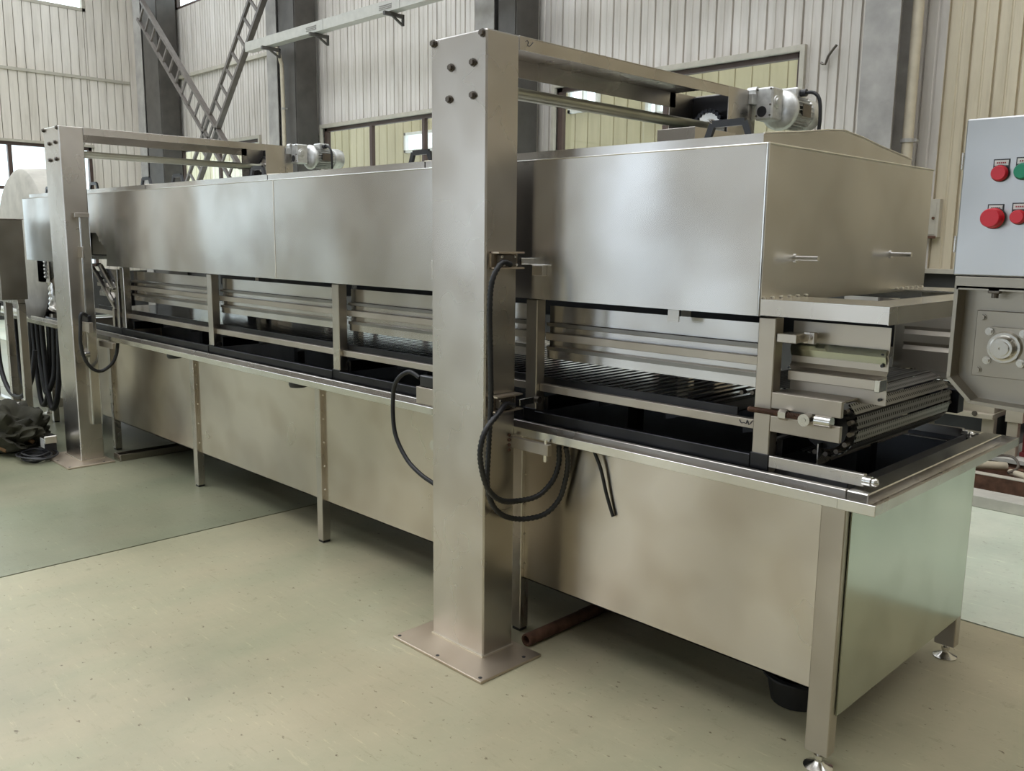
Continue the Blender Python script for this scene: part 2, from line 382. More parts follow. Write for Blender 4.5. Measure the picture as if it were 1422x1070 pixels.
# building across the yard, seen through the back windows
NW = [(-13.4, -12.2, 3.2, 3.56), (-9.35, -8.75, 3.55, 3.98), (-7.88, -7.5, 3.38, 3.66)]
nbd = thing('neighbouring_building', 'yellow cream metal clad building seen through the back wall windows', 'building', (-10, 10.6, 0))
for i in range(30):
    a = -26+i*1.0
    for p, q, z0, z1 in rects(a, a+1.0, NW, 2.75, 5.2)+[(a, a+1.0, 0, 2.75)]:
        pr = ribbed(p, q, .25, .02, False); bm = NB(); prism(bm, [(c[0], 10.5-c[1]) for c in pr]+[(q, 10.56), (p, 10.56)], 'z', z0, z1); link('cladding_sheet', bm, 'yellow' if z0 > 2.5 else 'white', nbd)  # white lower band added out of view to brighten the belt bars' reflections
for (p, q, z0, z1) in NW:
    bm = NB()
    for t_ in ((p, q, z1-.05, z1), (p, q, z0, z0+.05), (p, p+.05, z0, z1), (q-.05, q, z0, z1), ((p+q)/2-.02, (p+q)/2+.02, z0, z1)): box(bm, t_[0], t_[1], 10.44, 10.53, t_[2], t_[3])
    link('window_frame', bm, 'white', nbd)

# ---- steel columns
def column(xa, xb, label, web=.55, dark='columndark', front=7.54):
    t = thing('steel_column', label, 'column', ((xa+xb)/2, front, 0), 'steel columns along the back wall')
    link('flange', B(xa, xb, front, front+.014, 0, ZT), 'column', t)
    link('flange', B(xa, xb, YB-.075, YB-.06, 0, ZT), 'column', t)
    link('web', B((xa+xb)/2-.006, (xa+xb)/2+.006, front+.014, YB-.075, 0, ZT), 'column', t)
    link('base_plate', B(xa-.06, xb+.06, front-.06, YB-.055, 0, .02), 'column', t)
    return t
column(bx_(-15.95), bx_(-15.66), 'grey steel column in the far left corner, behind the crossing lattice braces')
column(bx_(-11.52), bx_(-11.26), 'grey steel column right of the lattice braces, a conduit running down it')
column(bx_(-7.24), bx_(-6.95), 'grey steel column rising directly behind the near lifting post')
column(bx_(-3.02), bx_(-2.76), 'pale scuffed steel column at right with a cream pipe beside it')
# dark boxes put in for the shaded column webs, right of each flange
for xa, xb, lab in ((bx_(-15.62), bx_(-15.03), 'dark grey box standing for the shaded web of the far left corner column'), (bx_(-11.22), bx_(-10.8), 'dark grey box standing for the shaded web of the braced column'), (bx_(-6.9), bx_(-6.63), 'dark box standing for the shaded column web behind the near lifting post'), ):
    t = thing('web_shade_box', lab, 'duct', ((xa+xb)/2, 7.6, 0)); link('body', B(xa, xb, 7.56, YB-.08, 0, ZT), 'columndark', t); link('cover_plate', B(xa+.02, xb-.02, 7.548, 7.56, .5, ZT-.3), 'columndark', t)
# pipes on the wall
def pipe(name, pts, r, mat, label, cat='pipe', clips=()):
    t = thing(name, label, cat, pts[0]); link('tube', tube(NB(), pts, r, 12, step=.3), mat, t, True)
    for c in clips:
        bm = NB(); cyl(bm, (c[0], c[1], c[2]-.015), (c[0], c[1], c[2]+.015), r*1.25, 14); box(bm, c[0]-r*1.6, c[0]+r*1.6, c[1], c[1]+.05, c[2]-.012, c[2]+.012); link('clip', bm, 'column', t)
    return t
pipe('wall_pipe', [(bx_(-2.70), 7.72, 0), (bx_(-2.70), 7.72, 4), (bx_(-2.70), 7.72, ZT)], .045, 'pvc', 'cream plastic pipe running up beside the pale right column', clips=[(bx_(-2.70), 7.72, 2.5), (bx_(-2.70), 7.72, 4.0)])
pipe('wall_pipe', [(bx_(-11.02), 7.47, .3), (bx_(-11.02), 7.47, 3.8), (bx_(-11.04), 7.46, 4.3), (bx_(-11.1), 7.42, 4.52), (bx_(-11.25), 7.35, 4.56)], .03, 'pvc', 'thin beige conduit hooking down below the end of the cable tray', clips=[(bx_(-11.02), 7.47, 2.5), (bx_(-11.02), 7.47, 3.6)])
# lattice braces
def lattice(a, b, label, wd=.37):
    y0 = 7.40; a = Vector((a[0], y0, a[1])); b = Vector((b[0], y0, b[1])); d = (b-a).normalized(); s = Vector((-d.z, 0, d.x)) * wd/2
    t = thing('lattice_brace', label, 'brace', ((a.x+b.x)/2, y0, min(a.z, b.z)), 'crossing lattice braces on the back wall')
    for k in (-1, 1): link('stringer', beam(NB(), a+s*k, b+s*k, .05 if k < 0 else .09, .05, up=s), 'brace', t)
    n = int((b-a).length/.318)
    for i in range(n+1):
        c = a+d*(i+.3)*.318
        if (c-a).length < (b-a).length: link('rung', beam(NB(), c-s, c+s, .03, .045, up=d), 'brace', t)
    return t
lattice((bx_(-15.35), bz_(5.32)), (bx_(-12.25), bz_(2.50)), 'dark steel lattice brace slanting down from the corner column')
lattice((bx_(-11.35), bz_(5.02)), (bx_(-13.95), bz_(2.22)), 'dark steel lattice brace slanting down from the braced column')
# cable tray
tr = thing('cable_tray', 'long pale metal cable tray running high across the back wall', 'cable tray', (bx_(-8), 7.15, bz_(4.1)))
xs = [bx_(-11.45), bx_(-9.55), bx_(-8.05), bx_(-6.2), bx_(-4.5), bx_(-2.9)]
for a, b in zip(xs, xs[1:]): 
    s_ = link('tray_section', B(a+.004, b-.004, 7.12, 7.26, bz_(4.105), bz_(4.225)), 'tray', tr)
    for k in range(3): link('louvre', B(b-.42, b-.16, 7.112, 7.122, bz_(4.135)+k*.022, bz_(4.135)+k*.022+.01), 'column', s_)
for x in (bx_(-10.9), bx_(-9.75), bx_(-8.25), bx_(-6.4), bx_(-4.7)):
    bm = NB(); box(bm, x-.02, x+.02, 7.05, 7.36, bz_(4.06), bz_(4.10)); beam(bm, (x, 7.16, bz_(4.08)), (x, 7.34, bz_(3.99)), .025, .025); box(bm, x-.02, x+.02, 7.34, 7.36, bz_(3.98), bz_(4.10)); link('bracket', bm, 'columndark', tr)
# little box on the right part of the wall
jb = thing('wall_junction_box', 'small rusty edged cream box on the wall behind the hood end', 'box', (bx_(-2.55), YB-.05, bz_(1.7)))
link('body', B(bx_(-2.60), bx_(-2.50), YB-.07, YB+.0, bz_(1.70), bz_(1.98)), 'flash', jb); link('cover', B(bx_(-2.595), bx_(-2.52), YB-.076, YB-.07, bz_(1.72), bz_(1.96)), 'flash', jb)
bm = NB(); cyl(bm, (bx_(-2.535), YB-.09, bz_(1.84)), (bx_(-2.535), YB-.07, bz_(1.84)), .012, 8); box(bm, bx_(-2.59), bx_(-2.51), YB-.08, YB-.07, bz_(1.69), bz_(1.71)); link('latch', bm, 'rust', jb)

tagt(link('wire_hook', tube(NB(), [(-4.021, 7.95, 3.275), (-3.978, 7.95, 3.257), (-3.955, 7.95, 3.323), (-3.88, 7.95, 3.412)], .012, 6, step=.05), 'bolt', None, True), 'bent dark wire hook on the wall right of the window with the motor', 'hook')
# ================================================================== THE MACHINE
X0, X1 = -8.45, -1.10          # tank ends
YT0, YT1 = 2.55, 3.60          # tank front and back sheets
tank = thing('frying_tank', 'long stainless steel trough on square legs, under the raised hood', 'tank', ((X0+X1)/2, 3.07, 0))
th = .003
# front sheets (between legs)
legx = [-1.13, -2.50, -4.01, -5.50, -6.90, -8.30]
sx = [X1, -2.50, -4.01, -5.50, -6.90, X0]
for a, b in zip(sx, sx[1:]): link('side_sheet', B(b+.001, a-.001, YT0, YT0+th, .235, .90, bev=0), 'tank', tank)
for a, b in zip(sx, sx[1:]): link('side_sheet', B(b+.001, a-.001, YT1-th, YT1, .235, .90, bev=0), 'tank', tank)
link('end_sheet', B(X1+.012, X1+.016, YT0-.02, YT1+.02, .19, .905, bev=0), 'tankend', tank)  # green tint of this sheet stands for the floor it mirrors
link('end_sheet', B(X0-.004, X0, YT0, YT1, .235, .905, bev=0), 'tank', tank)
link('tank_bottom', B(X0, X1, YT0, YT1, .235, .24, bev=0), 'dark', tank)
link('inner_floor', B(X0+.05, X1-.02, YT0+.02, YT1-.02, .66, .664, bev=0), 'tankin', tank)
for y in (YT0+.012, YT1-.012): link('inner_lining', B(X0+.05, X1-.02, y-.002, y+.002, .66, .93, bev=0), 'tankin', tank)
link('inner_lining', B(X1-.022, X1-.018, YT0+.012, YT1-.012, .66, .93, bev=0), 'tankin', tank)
# legs
for i, x in enumerate(legx):
    for k, y in enumerate((2.50 if i == 0 else 2.528, 3.60)):
        wd = .078 if i == 0 else .052
        lg = link('leg', B(x-wd/2+(.0 if i else -.0), x+wd/2, y, y+.05, .055 if i == 0 or k else .012, .895, bev=.003), 'matte' if i == 0 else 'steel', tank)
        if i and not k: link('foot_pad', B(x-.022, x+.022, y+.004, y+.046, 0, .012, bev=0), 'plastic', lg)
        fy = y+.025; bm = NB(); cyl(bm, (x, fy, .016), (x, fy, .056), .009, 12); 
        lathe(bm, [(0, .0), (.045, .0), (.046, .004), (.02, .016), (.013, .022), (.013, .026), (0, .026)], (x, fy, 0), 'z'); cyl(bm, (x, fy, .03), (x, fy, .042), .016, 6)
        if i == 0 or k: link('levelling_foot', bm, 'bright', lg, True)
        if k == 0 and 0 < i:
            bm = NB()
            for j in range(5): bmesh.ops.create_uvsphere(bm, u_segments=6, v_segments=4, radius=.006, matrix=Matrix.Translation((x+wd/2+.002, YT0-.001, .30+j*.13)))
            link('weld_spot', bm, 'weld', lg, kind='stuff')
        if i and k == 0: link('foot_rail', B(x-.02, x+.02, 2.55, 3.60, .60, .604, bev=0), 'dark', tank) if False else None
# rim: outer lip (skirt), gutter, inner curb
RX0, RX1, RY0, RY1 = X0-.02, -.965, 2.40, 3.70
def ring(bm, x0, x1, y0, y1, wd, z0, z1):
    box(bm, x0, x1, y0, y0+wd, z0, z1); box(bm, x0, x1, y1-wd, y1, z0, z1); box(bm, x1-wd, x1, y0+wd, y1-wd, z0, z1); box(bm, x0, x0+wd, y0+wd, y1-wd, z0, z1)
    return bm
link('front_lip', B(RX0, RX1, RY0, RY0+.004, .893, .925, bev=.001), 'bright', tank)
link('back_lip', B(RX0, RX1, RY1-.004, RY1, .893, .925, bev=.001), 'bright', tank)
link('end_lip', B(RX1-.004, RX1, RY0+.004, RY1-.004, .893, .925, bev=.001), 'steel', tank)
link('gutter', ring(NB(), RX0+.004, RX1-.004, RY0+.004, RY1-.004, .14, .895, .90), 'steel', tank)
bm = NB(); box(bm, -1.075, -1.010, 2.455, 3.64, .90, .938, bev=.003); link('end_curb', bm, 'bright', tank)
link('front_curb', B(RX0+.02, -1.0755, 2.455, 2.475, .90, .938, bev=.002), 'steel', tank)
link('back_curb', B(RX0+.02, -1.0755, 3.60, 3.64, .90, .938, bev=.002), 'bright', tank)
bm = NB(); cyl(bm, (-4.0, 2.47, .885), (-4.0, 2.41, .885), .05, 16); 
for x in (-4.08, -5.58):      # dark round drain plugs under the lip
    bm2 = lathe(NB(), [(0, 0), (.045, 0), (.05, .012), (.05, .03), (0, .03)], (x, 2.46, .862), 'z', 20); link('drain_cup', bm2, 'plastic', tank, True)
bm.free()
link('corner_patch', B(-1.135, -1.075, 2.3985, 2.40, .895, .924, bev=0), 'bright', tank, label='brighter polished weld patch on the lip')

# ---------------------------------------------------------------- conveyor
cv = thing('conveyor', 'bar and slat conveyor on a steel frame standing inside the long tank', 'conveyor', (-4.1, 3.07, .66))
CY0, CY1 = 2.50, 3.64
posts = [-1.385, -2.405, -3.775, -5.14, -6.49]
for i, x in enumerate(posts):
    wd = .06
    for k, y in enumerate((2.50, 3.565)):
        zb = .945 if k == 0 else .9; link('post', B(x-wd/2, x+wd/2, y, y+.05, .92, 1.418, bev=.003), 'matte' if i < 2 else 'steel', cv)
        if k == 0: link('post_base', B(x-wd/2-.002, x+wd/2+.002, y-.004, y+.004, .92, .985, bev=.001), 'dark', cv, label='dark polished foot of the post')
    link('crossbeam', B(x-.02, x+.02, 2.55, 3.565, .975, 1.015), 'steel', cv)
    link('inner_leg', B(x+.09, x+.14, 3.02, 3.07, .664, .975), 'dark', cv)
    bm = NB(); box(bm, x+.03, x+.05, 2.55, 3.0, .975, 1.03); link('gusset', bm, 'dark', cv)
px = [-1.0]+posts+[-7.0]
for j in range(1, len(px)-1):
    a = px[j]-.031; b = px[j+1]+.031 if j+1 < len(px)-1 else -7.9
    if j == len(px)-2: b = -7.1
    link('lower_rail', B(b, a, 2.52, 2.545, 1.055, 1.085), 'matte', cv)
    link('base_rail', B(b, a, 2.492, 2.52, .915, .978, bev=.002), 'dark', cv)  # base rail's near-black colour stands for the darkness it mirrors
    # folded guide sheet between the posts: flat top, drip step, bar, step, flat skirt
    bm = NB(); prof = [(2.575, 1.392), (2.575, 1.328), (2.562, 1.312), (2.575, 1.308), (2.575, 1.236), (2.562, 1.216), (2.562, 1.184)]
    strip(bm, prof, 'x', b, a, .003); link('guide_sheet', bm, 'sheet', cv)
    link('guide_bar', B(b, a, 2.548, 2.562, 1.258, 1.287), 'matte', cv)
    if j < 5: link('fold_shade_strip', B(b, a, 2.556, 2.560, 1.313, 1.326, bev=0), 'shade', cv); link('fold_shade_strip', B(b, a, 2.556, 2.560, 1.217, 1.231, bev=0), 'shade', cv)  # grey strips put the shade of the folded steps into colour
    bm = NB(); strip(bm, [(3.562, 1.39), (3.562, 1.242)], 'x', b, a, .003); link('guide_sheet', bm, 'dark', cv)  # far sheet: shade put into its dark colour, for the bars to mirror
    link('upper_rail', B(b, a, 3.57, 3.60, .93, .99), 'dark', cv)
    # flights hanging below the belt
    n = 3
    for q in range(n):
        xx = b+(a-b)*(q+.6)/n
        bm = NB(); prism(bm, [(xx, 1.05), (xx+.16, 1.05), (xx, 1.0)], 'y', 2.66, 3.3); link('flight', bm, 'dark', cv)
link('pen_scribble', tube(NB(), [(-1.475, 2.5185, 1.078), (-1.468, 2.5185, 1.068), (-1.458, 2.5185, 1.071), (-1.45, 2.5185, 1.068), (-1.447, 2.5185, 1.080), (-1.44, 2.5185, 1.066), (-1.432, 2.5185, 1.076), (-1.436, 2.5185, 1.070), (-1.425, 2.5185, 1.082), (-1.42, 2.5185, 1.066)], .0012, 5, step=.004), 'marker', cv, label='small scribbled pen mark on the lower rail')
# end (beyond the last post)
link('end_rail', B(-1.355, -1.045, 2.50, 2.52, .945, .982), 'steel', cv); link('end_rail', B(-1.355, -1.13, 3.58, 3.60, .915, .95), 'steel', cv)
for y, x, z in ((2.51, -1.03, .962), (3.59, -1.115, .93)):
    bm = NB(); cyl(bm, (x-.02, y, z), (x+.004, y, z), .016, 12); bmesh.ops.create_uvsphere(bm, u_segments=12, v_segments=8, radius=.014, matrix=Matrix.Translation((x+.012, y, z)))
    link('rail_tip', bm, 'bright', cv, True)
def endguide(y, s):
    g = link('end_guide', strip(NB(), [(y, 1.405), (y, 1.335), (y-.008*s, 1.322), (y, 1.305), (y, 1.275), (y-.01*s, 1.262), (y, 1.245), (y, 1.172)], 'x', -1.353, -1.045, .003), 'matte', cv)
    if s > 0: link('guide_bar', B(-1.34, -1.06, y-.045 if s > 0 else y+.02, y-.02 if s > 0 else y+.045, 1.222, 1.252), 'matte', cv)
    if s > 0: link('bar_end', B(-1.062, -1.045, y-.05 if s > 0 else y, y if s > 0 else y+.05, 1.218, 1.254), 'bright', cv)
    bm = NB()
    for x, z in ((-1.06, 1.325), (-1.06, 1.292), (-1.06, 1.19)): cyl(bm, (x, y-.012*s, z), (x, y, z), .005, 8)
    link('hole', bm, 'plastic', g)
    return g
endguide(2.61, 1); endguide(3.50, -1)
link('guide_bracket', B(-1.35, -1.285, 2.50, 2.58, 1.345, 1.372), 'steel', cv)
bm = NB(); box(bm, -1.29, -1.255, 2.555, 2.575, 1.342, 1.378); hexbolt(bm, (-1.27, 2.553, 1.36), '-y', .008, .008); link('guide_bracket', bm, 'steel', cv)
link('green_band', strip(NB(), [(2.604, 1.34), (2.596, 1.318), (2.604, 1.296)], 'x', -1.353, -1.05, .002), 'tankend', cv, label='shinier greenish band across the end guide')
# take-up bracket: two plates with the slot and the screw
link('take_up_plate', B(-1.353, -1.125, 2.495, 2.51, 1.137, 1.187), 'matte', cv); link('take_up_plate', B(-1.353, -1.125, 2.495, 2.51, 1.062, 1.112), 'matte', cv)
link('take_up_plate', B(-1.353, -1.125, 2.51, 2.60, 1.182, 1.187), 'matte', cv)
bm = NB(); cyl(bm, (-1.42, 2.475, 1.128), (-1.235, 2.475, 1.124), .007, 10)
for k in range(34): cyl(bm, (-1.415+k*.0053, 2.475, 1.128), (-1.4125+k*.0053, 2.475, 1.128), .009, 10)
link('take_up_screw', bm, 'rust', cv)
bm = NB(); cyl(bm, (-1.31, 2.475, 1.127), (-1.285, 2.475, 1.127), .018, 6); link('screw_nut', bm, 'bright', cv)
bm = NB(); cyl(bm, (-1.225, 2.46, 1.122), (-1.225, 2.50, 1.122), .019, 18); cyl(bm, (-1.225, 2.458, 1.122), (-1.225, 2.46, 1.122), .007, 10); cyl(bm, (-1.20, 2.49, 1.122), (-1.15, 2.49, 1.122), .018, 14); link('screw_head', bm, 'bright', cv, True)
bm = NB()
for y in (2.66, 3.46): cyl(bm, (-1.245, y-.01, 1.075), (-1.245, y+.01, 1.075), .075, 18)
cyl(bm, (-1.245, 2.52, 1.075), (-1.245, 3.56, 1.075), .02, 14)
link('end_drum', bm, 'dark', cv)
bm = NB()
for y in (2.645, 3.478):
    for k in range(10):
        a = PI*.62-PI*1.2*k/9; cyl(bm, (-1.245+.088*math.cos(a), y-.012, 1.075+.088*math.sin(a)), (-1.245+.088*math.cos(a), y+.012, 1.075+.088*math.sin(a)), .008, 10)
    for k in range(7): cyl(bm, (-1.30-.04*k, y-.012, 1.17-.004*k), (-1.30-.04*k, y+.012, 1.17-.004*k), .008, 8)
link('drive_chain', bm, 'bolt', cv, kind='stuff')
link('end_bearing', B(-1.21, -1.13, 3.50, 3.56, 1.02, 1.11), 'dark', cv)
# perforated slats round the drum (parts, shared mesh)
R_ = .098; sl = None; pitch = .040; path = []
for k in range(9): path.append((-1.245-pitch*(k+.5), 1.075+R_, 0))
na = int(PI*R_/pitch)
for k in range(na+1): a = PI/2-PI*k/na; path.append((-1.245+R_*math.cos(a), 1.075+R_*math.sin(a), a-PI/2))
for k in range(3): path.append((-1.245-pitch*(k+.5), 1.075-R_, PI))
for x, z, a in path:
    c = Vector((x, 3.06, z))
    if sl is None:
        bm = B(x-pitch*.47, x+pitch*.47, 2.665, 3.455, z-.002, z+.002, bev=0); sl = link('belt_slat', bm, 'perf', cv); o = sl
    else: o = twin(sl, c, cv)
    o.rotation_euler = (0, -a, 0)
# rods
rod0 = None
n = 108
for k in range(n):
    x = -1.64-k*.05
    if rod0 is None: rod0 = link('belt_bar', B(x-.012, x+.012, 2.556, 3.54, 1.090, 1.102, bev=.002), 'rod', cv)
    else: twin(rod0, (x, 3.048, 1.096), cv)
bm = NB()
for k in range(n): cyl(bm, (-1.64-k*.05, 3.528, 1.115), (-1.64-k*.05, 3.536, 1.115), .007, 6)
link('rod_pins', bm, 'bright', cv, kind='stuff')
link('side_chain', B(-7.1, -1.50, 2.547, 2.555, 1.062, 1.112), 'dark', cv)
bm = NB(); box(bm, -7.1, -1.62, 2.60, 3.50, 1.052, 1.055, bev=0); link('shade_pan', bm, 'dark', cv)  # dark sheet put in for the shade between the bars
link('deflector_plate', beam(NB(), (-1.25, 2.62, .985), (-1.25, 3.35, .985), .004, .07), 'steel', cv)
# far end drive: chain guard arms, sprocket
gd = link('chain_arm', beam(NB(), (-7.12, 2.53, 1.40), (-6.70, 2.53, 1.10), .02, .022), 'steel', cv); link('chain_arm', beam(NB(), (-6.95, 2.53, 1.42), (-6.72, 2.53, 1.25), .02, .022), 'steel', cv)
bm = NB(); cyl(bm, (-6.79, 2.545, 1.24), (-6.79, 2.56, 1.24), .06, 20)
for k in range(16): a = 2*PI*k/16; box(bm, -6.79+.062*math.cos(a)-.006, -6.79+.062*math.cos(a)+.006, 2.547, 2.557, 1.24+.062*math.sin(a)-.006, 1.24+.062*math.sin(a)+.006, bev=0)
cyl(bm, (-6.79, 2.52, 1.24), (-6.79, 2.60, 1.24), .018, 12); link('drive_sprocket', bm, 'bright', cv)
bm = NB()
for k in range(16):
    t_ = k/15; cyl(bm, (-7.05+.24*t_, 2.545, 1.42-.17*t_), (-7.05+.24*t_, 2.565, 1.42-.17*t_), .013, 8); cyl(bm, (-7.12+.30*t_, 2.545, 1.36-.22*t_), (-7.12+.30*t_, 2.565, 1.36-.22*t_), .013, 8)
link('drive_chain', bm, 'dark', cv, kind='stuff'); link('drive_block', B(-6.72, -6.62, 2.55, 2.64, 1.13, 1.30), 'dark', cv)
link('arm_post', B(-6.70, -6.665, 2.50, 2.55, .94, 1.11), 'steel', cv); link('arm_post', B(-6.61, -6.57, 2.50, 2.55, .94, 1.40), 'steel', cv)

# ---------------------------------------------------------------- hood
HX0, HX1, HY0, HY1, HZ0, HZ1 = -8.42, -1.39, 2.45, 3.75, 1.425, 1.94
hd = thing('fryer_hood', 'long raised stainless steel hood hanging over the tank between the gantries', 'hood', ((HX0+HX1)/2, 3.1, HZ0))
seams = [HX1, -2.74, -4.255]
for a, b in zip(seams, seams[1:]): link('side_panel', B(b+.001, a-.001, HY0, HY0+.003, HZ0, HZ1, bev=0), 'sheet', hd)
bm = prism(NB(), [(-4.257, HZ0), (-4.257, HZ1), (HX0, HZ1), (HX0, HZ0), (-7.35, HZ0), (-7.2, 1.66), (-6.79, 1.66), (-6.60, 1.53), (-6.62, HZ0)], 'y', HY0, HY0+.003); link('side_panel', bm, 'sheet', hd)
link('seam_bead', cyl(NB(), (-4.256, HY0, HZ0), (-4.256, HY0, HZ1), .003, 6), 'weld', hd)
link('side_panel', B(HX0, HX1, HY1-.003, HY1, HZ0, HZ1, bev=0), 'sheet', hd)
link('end_panel', B(HX1, HX1+.003, HY0, HY1, HZ0+.04, HZ1, bev=0), 'sheet', hd)
link('end_panel', B(HX0-.003, HX0, HY0, HY1, HZ0, HZ1, bev=0), 'sheet', hd)
link('corner_bead', cyl(NB(), (HX1+.001, HY0+.001, HZ0), (HX1+.001, HY0+.001, HZ1), .006, 10), 'bright', hd, True)
link('top_flange', ring(NB(), HX0, HX1+.002, HY0, HY1, .07, HZ1-.002, HZ1+.002), 'sheet', hd)
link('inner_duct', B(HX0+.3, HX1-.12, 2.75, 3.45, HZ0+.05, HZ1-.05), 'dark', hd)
link('edge_highlight', cyl(NB(), (HX1+.003, HY0, HZ1+.001), (HX1+.003, HY1, HZ1+.001), .0035, 8), 'weld', hd, True)  # pale tubes added as the highlight along the hood's top edges
link('edge_highlight', cyl(NB(), (HX0, HY0, HZ1+.001), (HX1+.003, HY0, HZ1+.001), .003, 8), 'bright', hd, True)
# chain box in the notch
bm = B(-7.18, -6.62, 2.56, 2.66, 1.50, 1.70); link('gear_housing', bm, 'weathered', hd)
bm = NB(); cyl(bm, (-6.86, 2.52, 1.615), (-6.86, 2.56, 1.615), .045, 18); cyl(bm, (-6.86, 2.50, 1.615), (-6.86, 2.52, 1.615), .02, 14); link('gear_bearing', bm, 'bright', hd, True)
# lids, gabled
lx = [-1.43, -3.06, -4.40, -5.99, -7.30, -8.40]; LY0, LY1, LYM = 2.50, 3.64, 3.04
for i, (a, b) in enumerate(zip(lx, lx[1:])):
    z0, ze, zr = HZ1+.002, 1.978, 2.034
    ld = link('lid', prism(NB(), [(LY0, z0), (LY0, ze), (LYM, zr), (LY1, ze), (LY1, z0)], 'x', b+.004, a-.004), 'sheet', hd)
    link('edge_highlight', tube(NB(), [(a-.003, LY0, ze), (a-.003, (LY0+LYM)/2, (ze+zr)/2), (a-.003, LYM, zr), (a-.003, (LY1+LYM)/2, (ze+zr)/2), (a-.003, LY1, ze)], .003, 6, step=.2), 'weld', ld)  # pale tube as the bright edge line of the lid
    for hx in {0: (-1.62, -2.85), 1: (-3.21,), 2: (-4.68, -5.72), 3: (-6.21, -7.18), 4: (-8.2,)}[i]:
        wd = .075 if hx != -1.62 else .08; zz = ze+.012
        bm = NB(); pts = [(hx-wd, 2.60, zz-.008), (hx-wd+.02, 2.60, zz+.042), (hx+wd-.02, 2.60, zz+.042), (hx+wd, 2.60, zz-.008)]
        for p, q in zip(pts, pts[1:]): beam(bm, p, q, .022, .014, up=(0, -1, 0) if False else (0.001, 1, 0.001))
        box(bm, hx-wd-.015, hx-wd+.015, 2.585, 2.615, zz-.012, zz-.003); box(bm, hx+wd-.015, hx+wd+.015, 2.585, 2.615, zz-.012, zz-.003)
        link('handle', bm, 'plastic', ld)
link('vent_box', B(-2.2, -2.02, 3.0, 3.3, 2.0, 2.09), 'steel', hd)
# ledge beyond the end
LX = -.99
bm = NB()
box(bm, HX1+.003, LX, HY0, HY0+.24, 1.472, 1.477, bev=0); box(bm, HX1+.003, LX, 3.46, HY1, 1.472, 1.477, bev=0); box(bm, -1.12, LX, HY0+.24, 3.46, 1.472, 1.477, bev=0)
link('ledge_top', bm, 'bright', hd)
link('ledge_face', B(HX1+.003, LX, HY0-.001, HY0+.002, 1.428, 1.476, bev=0), 'steel', hd)
link('ledge_face', B(LX-.003, LX, HY0, 3.0, 1.426, 1.476, bev=0), 'steel', hd); link('ledge_face', B(LX-.006, LX-.004, 3.0, HY1, 1.445, 1.474, bev=0), 'steel', hd)
link('ledge_face', B(HX1+.003, LX, HY1-.002, HY1+.001, 1.428, 1.476, bev=0), 'steel', hd)
link('ledge_lining', B(-1.122, -1.12, HY0+.24, 3.46, 1.42, 1.472, bev=0), 'dark', hd)
bm = NB()
for k in range(6): bmesh.ops.create_uvsphere(bm, u_segments=6, v_segments=4, radius=.005, matrix=Matrix.Translation((HX1+.006, 2.47+.055*k, 1.479)))
for k in range(6): bmesh.ops.create_uvsphere(bm, u_segments=6, v_segments=4, radius=.005, matrix=Matrix.Translation((HX1+.006, 3.48+.05*k, 1.479)))
link('weld_spot', bm, 'weld', hd, kind='stuff')
for y, z in ((2.66, 1.60), (3.40, 1.61)):
    bm = NB(); cyl(bm, (HX1, y, z), (HX1+.08, y, z), .0085, 14); cyl(bm, (HX1, y, z), (HX1+.008, y, z), .015, 14); link('locating_pin', bm, 'bright', hd, True)
link('hook_bracket', B(-2.345, -2.275, 2.43, 2.45, 1.553, 1.557), 'bright', hd); link('hook_bracket', B(-2.335, -2.28, 2.425, 2.45, 1.515, 1.553), 'steel', hd)
link('hanger_tab', B(-1.76, -1.715, 2.50, 2.504, 1.38, 1.44, bev=0), 'steel', hd)

